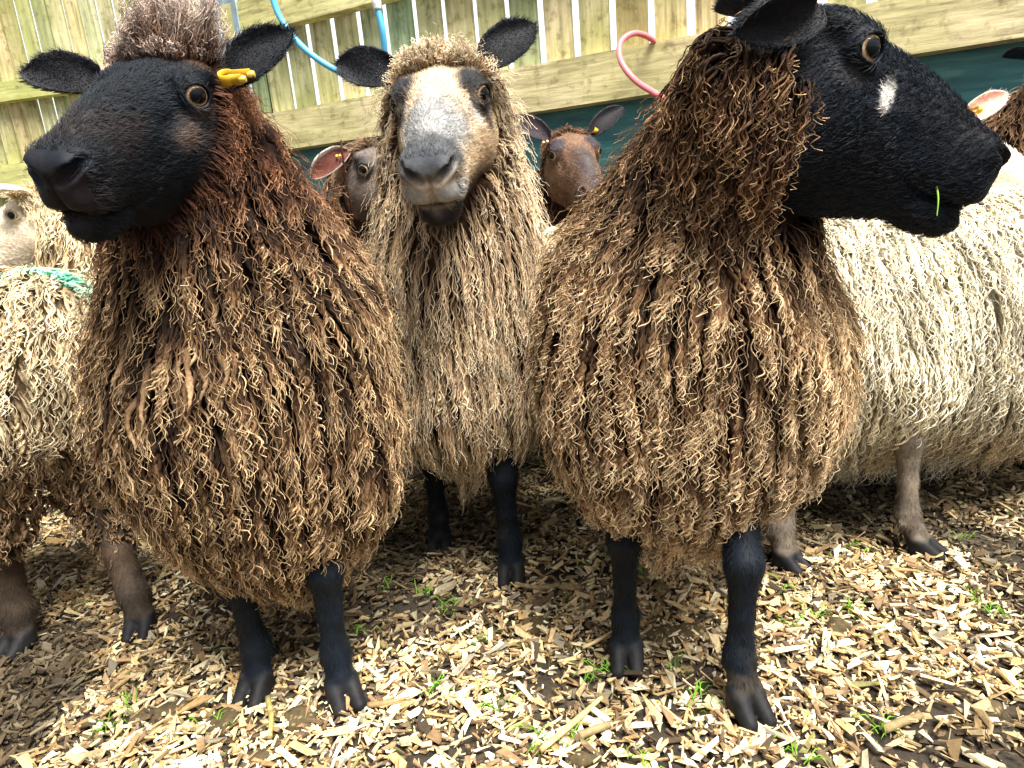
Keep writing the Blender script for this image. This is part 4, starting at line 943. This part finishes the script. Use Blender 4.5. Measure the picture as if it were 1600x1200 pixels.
# ---- 7 grey faced sheep half hidden behind the buff sheep
def h7(q):
    n = fbm(q, 50, 3); c = lin(100, 90, 84) * (.6 + .8 * n)[:, None]; c = lerp(c, lin(70, 58, 52) * (.6 + .8 * n)[:, None], sstep(-q[:, 2], .02, .09)[:, None])
    return lerp(c, lin(34, 34, 38), blob(q, (.0, .058, .024), (.034, .03, .026), .4))
grw = pale_wool(lin(52, 38, 30), lin(128, 98, 76), lin(206, 176, 142))
build_sheep("grey faced sheep with a reddish inner ear half hidden behind the buff sheep", GRP, (-.42, 2.2),
    dict(pos=(-.298, 1.86, .83), ypr=(316, 26, 0), s=.98), [('e', (-.45, 2.32, .47), (.19, .36, .22)), ('c', (-.42, 2.06, .60), (-.375, 1.94, .80), .15, .085)],
    [foreleg(-.5, 2.08, (-.5, 2.1, .34), -90), foreleg(-.36, 2.06, (-.36, 2.1, .34), -90), foreleg(-.53, 2.6, (-.52, 2.55, .34), -90), foreleg(-.38, 2.6, (-.38, 2.55, .34), -90)],
    grw, hang_body((-.45, 2.3, .5), (0, 1, 0)), 7, hvox=.0036, nlocks=3000, nwisps=1500, nfur=6000, lock_kw=dict(BG_W, Lr=(.03, .07)), headcol=h7, legcol=black_leg, bodycol=lambda V: np.broadcast_to(lin(60, 44, 34), V.shape),
    headw=[dict(n=2200, mask=lambda p: np.where((p[:, 0] < -.05) & (p[:, 0] > -.125), 1, 0), L=(.02, .045), R=(.0008, .0022), dir=(-.2, -.1, -.6), col=grw, kw=dict(frizz=.14, lift=.5))],
    ears=[dict(base=(-.060, -.064, .040), dir=(-.72, -.2, -.35), n=(-.1, -.85, .3), L=.12, W=.07, cup=.5, out=lin(90, 84, 84), rim=lin(206, 196, 186), **{'in': lin(92, 50, 40)}),
          dict(base=(-.060, .064, .045), dir=(.45, .75, .45), n=(.2, -.5, .5), L=.11, W=.065, out=lin(60, 56, 58), **{'in': lin(60, 50, 48)})],
    tags=[dict(at=(-.072, -.085, .020), axis=(.2, .3, .9), up=(.9, .2, .1), s=.9)])
# ---- 8 dark faced sheep at the back between the two right heads
def h8(q):
    n = fbm(q, 50, 3); c = lin(112, 86, 68) * (.4 + 1.1 * n)[:, None]; c = lerp(c, lin(70, 62, 62) * (.6 + .8 * n)[:, None], blob(q, (.12, 0, .03), (.08, .030, .05), .6, .7))
    c = lerp(c, lin(38, 36, 44), blob(q, (.2, 0, -.03), (.045, .06, .045), .5)); c = lerp(c, lin(52, 46, 52), blob(q, (.0, .055, .04), (.03, .03, .034), .4)); return lerp(c, lin(74, 52, 48), blob(q, (.12, .04, -.08), (.06, .03, .04), .5) * .7)
brw = pale_wool(lin(44, 30, 24), lin(110, 78, 58), lin(178, 138, 104))
build_sheep("small looking brown sheep far back with both black ears up and a yellow ear tag", GRP, (.2, 2.15),
    dict(pos=(.212, 1.83, .826), ypr=(279, 24, 1), s=.92), [('e', (.12, 2.26, .46), (.18, .30, .21)), ('c', (.16, 2.04, .58), (.185, 1.935, .755), .14, .075)],
    [foreleg(.08, 2.04, (.08, 2.07, .34), -90), foreleg(.22, 2.02, (.22, 2.05, .34), -90), foreleg(.05, 2.5, (.05, 2.46, .34), -90), foreleg(.19, 2.5, (.19, 2.46, .34), -90)],
    brw, hang_body((.12, 2.2, .5), (0, 1, 0)), 8, hvox=.0034, nlocks=2600, nwisps=1300, nfur=6000, lock_kw=dict(BG_W, Lr=(.03, .07)), headcol=h8, legcol=black_leg, bodycol=lambda V: np.broadcast_to(lin(50, 36, 28), V.shape),
    headw=[dict(n=1400, mask=lambda p: np.where((p[:, 0] < -.05) & (p[:, 0] > -.125), 1, 0), L=(.012, .03), R=(.0008, .002), dir=(0, -.1, -.6), col=brw, kw=dict(frizz=.14, lift=.5))],
    ears=[dict(base=(-.055, -.060, .040), dir=(-.72, .05, .55), n=(.15, -.85, .4), L=.125, W=.068, cup=.45, out=BLACK * 1.2, rim=lin(50, 44, 50), **{'in': lin(44, 34, 40)}),
          dict(base=(-.055, .060, .042), dir=(.74, .05, .58), n=(-.3, -.85, .2), L=.125, W=.062, cup=.45, out=BLACK * 1.2, rim=lin(50, 44, 50), **{'in': lin(30, 28, 32)})],
    tags=[dict(at=(-.055, .075, .055), axis=(.7, .1, -.5), up=(.5, .1, .8), s=.9), dict(at=(-.050, -.078, .030), axis=(.1, .3, .9), up=(.9, .2, .1), s=.9, col=(226, 190, 160))])
# ---- 9 cream sheep across the back, only its back and one pink ear seen
crw = pale_wool(lin(160, 140, 108), lin(226, 210, 174), lin(252, 246, 222))
build_sheep("cream sheep across the back with one pink ear past the right black muzzle", GRP, (.5, 1.72),
    dict(pos=(1.12, 1.66, .755), ypr=(-20, 30, 0), s=.95), [('e', (.42, 1.74, .49), (.44, .17, .215)), ('c', (.80, 1.73, .57), (1.02, 1.67, .76), .13, .075)],
    [foreleg(.12, 1.66, (.12, 1.68, .34), 0), foreleg(.12, 1.82, (.12, 1.8, .34), 0), foreleg(.82, 1.66, (.82, 1.68, .34), 0), foreleg(.82, 1.8, (.82, 1.78, .34), 0)],
    crw, hang_body((.42, 1.74, .5), (1, 0, 0)), 9, hvox=.004, nlocks=5000, nwisps=2500, nfur=3000, lock_kw=dict(BG_W, Lr=(.03, .06)), headcol=pale_head, legcol=grey_leg, bodycol=lambda V: np.broadcast_to(lin(200, 180, 144), V.shape),
    ears=[palear(-1, (.55, -.15, .35), (-.15, -.85, .35), cup=.5), palear(1, (-.3, .9, .3), (.6, .3, .4))],
    tags=[dict(at=(-.05, -.10, .075), axis=(.6, .1, -.3), up=(.3, .1, .9), s=.9)],
    headw=[dict(n=1500, mask=lambda p: np.where((p[:, 0] < -.05) & (p[:, 0] > -.125), 1, 0), L=(.015, .035), R=(.001, .0024), dir=(0, -.1, -.8), col=crw, kw=dict(frizz=.14, lift=.4))])
# ---- 10 dark brown sheep at the far right edge
dbw = pale_wool(lin(40, 28, 22), lin(104, 78, 60), lin(186, 152, 118))
build_sheep("dark brown curly sheep at the right edge behind the pink ear", GRP, (1.6, 1.95),
    dict(pos=(1.46, 1.76, .90), ypr=(20, 22, 0), s=.95), [('e', (1.40, 1.86, .57), (.24, .17, .23)), ('c', (1.34, 1.85, .66), (1.40, 1.79, .82), .14, .09)],
    [foreleg(1.3, 1.80, (1.3, 1.82, .34), 0), foreleg(1.3, 1.93, (1.3, 1.91, .34), 0), foreleg(1.55, 1.78, (1.55, 1.8, .34), 0), foreleg(1.55, 1.90, (1.55, 1.88, .34), 0)],
    dbw, hang_body((1.45, 1.86, .5), (1, 0, 0)), 10, hvox=.004, nlocks=3000, nwisps=1500, nfur=3000, lock_kw=dict(BG_W, Lr=(.03, .06)), headcol=lambda q: black_face(q), legcol=black_leg, bodycol=lambda V: np.broadcast_to(lin(46, 34, 26), V.shape),
    headw=[dict(n=1600, mask=lambda p: np.where((p[:, 0] < -.03) & (p[:, 0] > -.125), 1, 0), L=(.015, .035), R=(.001, .0024), dir=(0, -.1, -.4), col=dbw, kw=dict(frizz=.14, lift=.5))],
    ears=[dict(base=(-.06, -.066, .040), dir=(-.55, -.5, .02), n=(-.1, -.6, .7), L=.11, W=.07, out=BLACK * 1.2, **{'in': lin(40, 34, 34)}), dict(base=(-.06, .066, .045), dir=(-.3, .9, .4), n=(.6, -.3, .6), out=BLACK, **{'in': BLACK})])

# thorny bramble stem caught in the wool behind the left sheep's neck
br = empty("bramble_twig", at(545, 300, 1.22)); tag(br, "thorny brown bramble twig sticking up between the left and middle sheep", "twig")
B0 = np.array(br.location)
for pts, r in (([(552, 345, 1.24), (546, 310, 1.22), (540, 275, 1.21), (535, 240, 1.20), (533, 218, 1.20)], [.0022, .002, .0014]), ([(541, 290, 1.215), (520, 296, 1.2), (498, 306, 1.19), (486, 318, 1.19)], [.0013, .0012, .0008])):
    W = spline([at(*p) for p in pts], 26); v, f, cp = one_tube(W, r, 30, 7); G = Geo(); G.add(v, f, lin(82, 52, 44)); G.P.append(cp)
    for k in range(2, 25, 2):
        d = nrm(np.random.default_rng(k).normal(size=3) * [1, .4, .6]); tv, tf = tubes(np.stack([W[k], W[k] + d * .0035, W[k] + d * .0065])[None], np.array([[.0014, .0008, .0001]]), 4); G.add(tv, tf, lin(120, 84, 66))
    G.out("stem", M_BARK, br, B0)
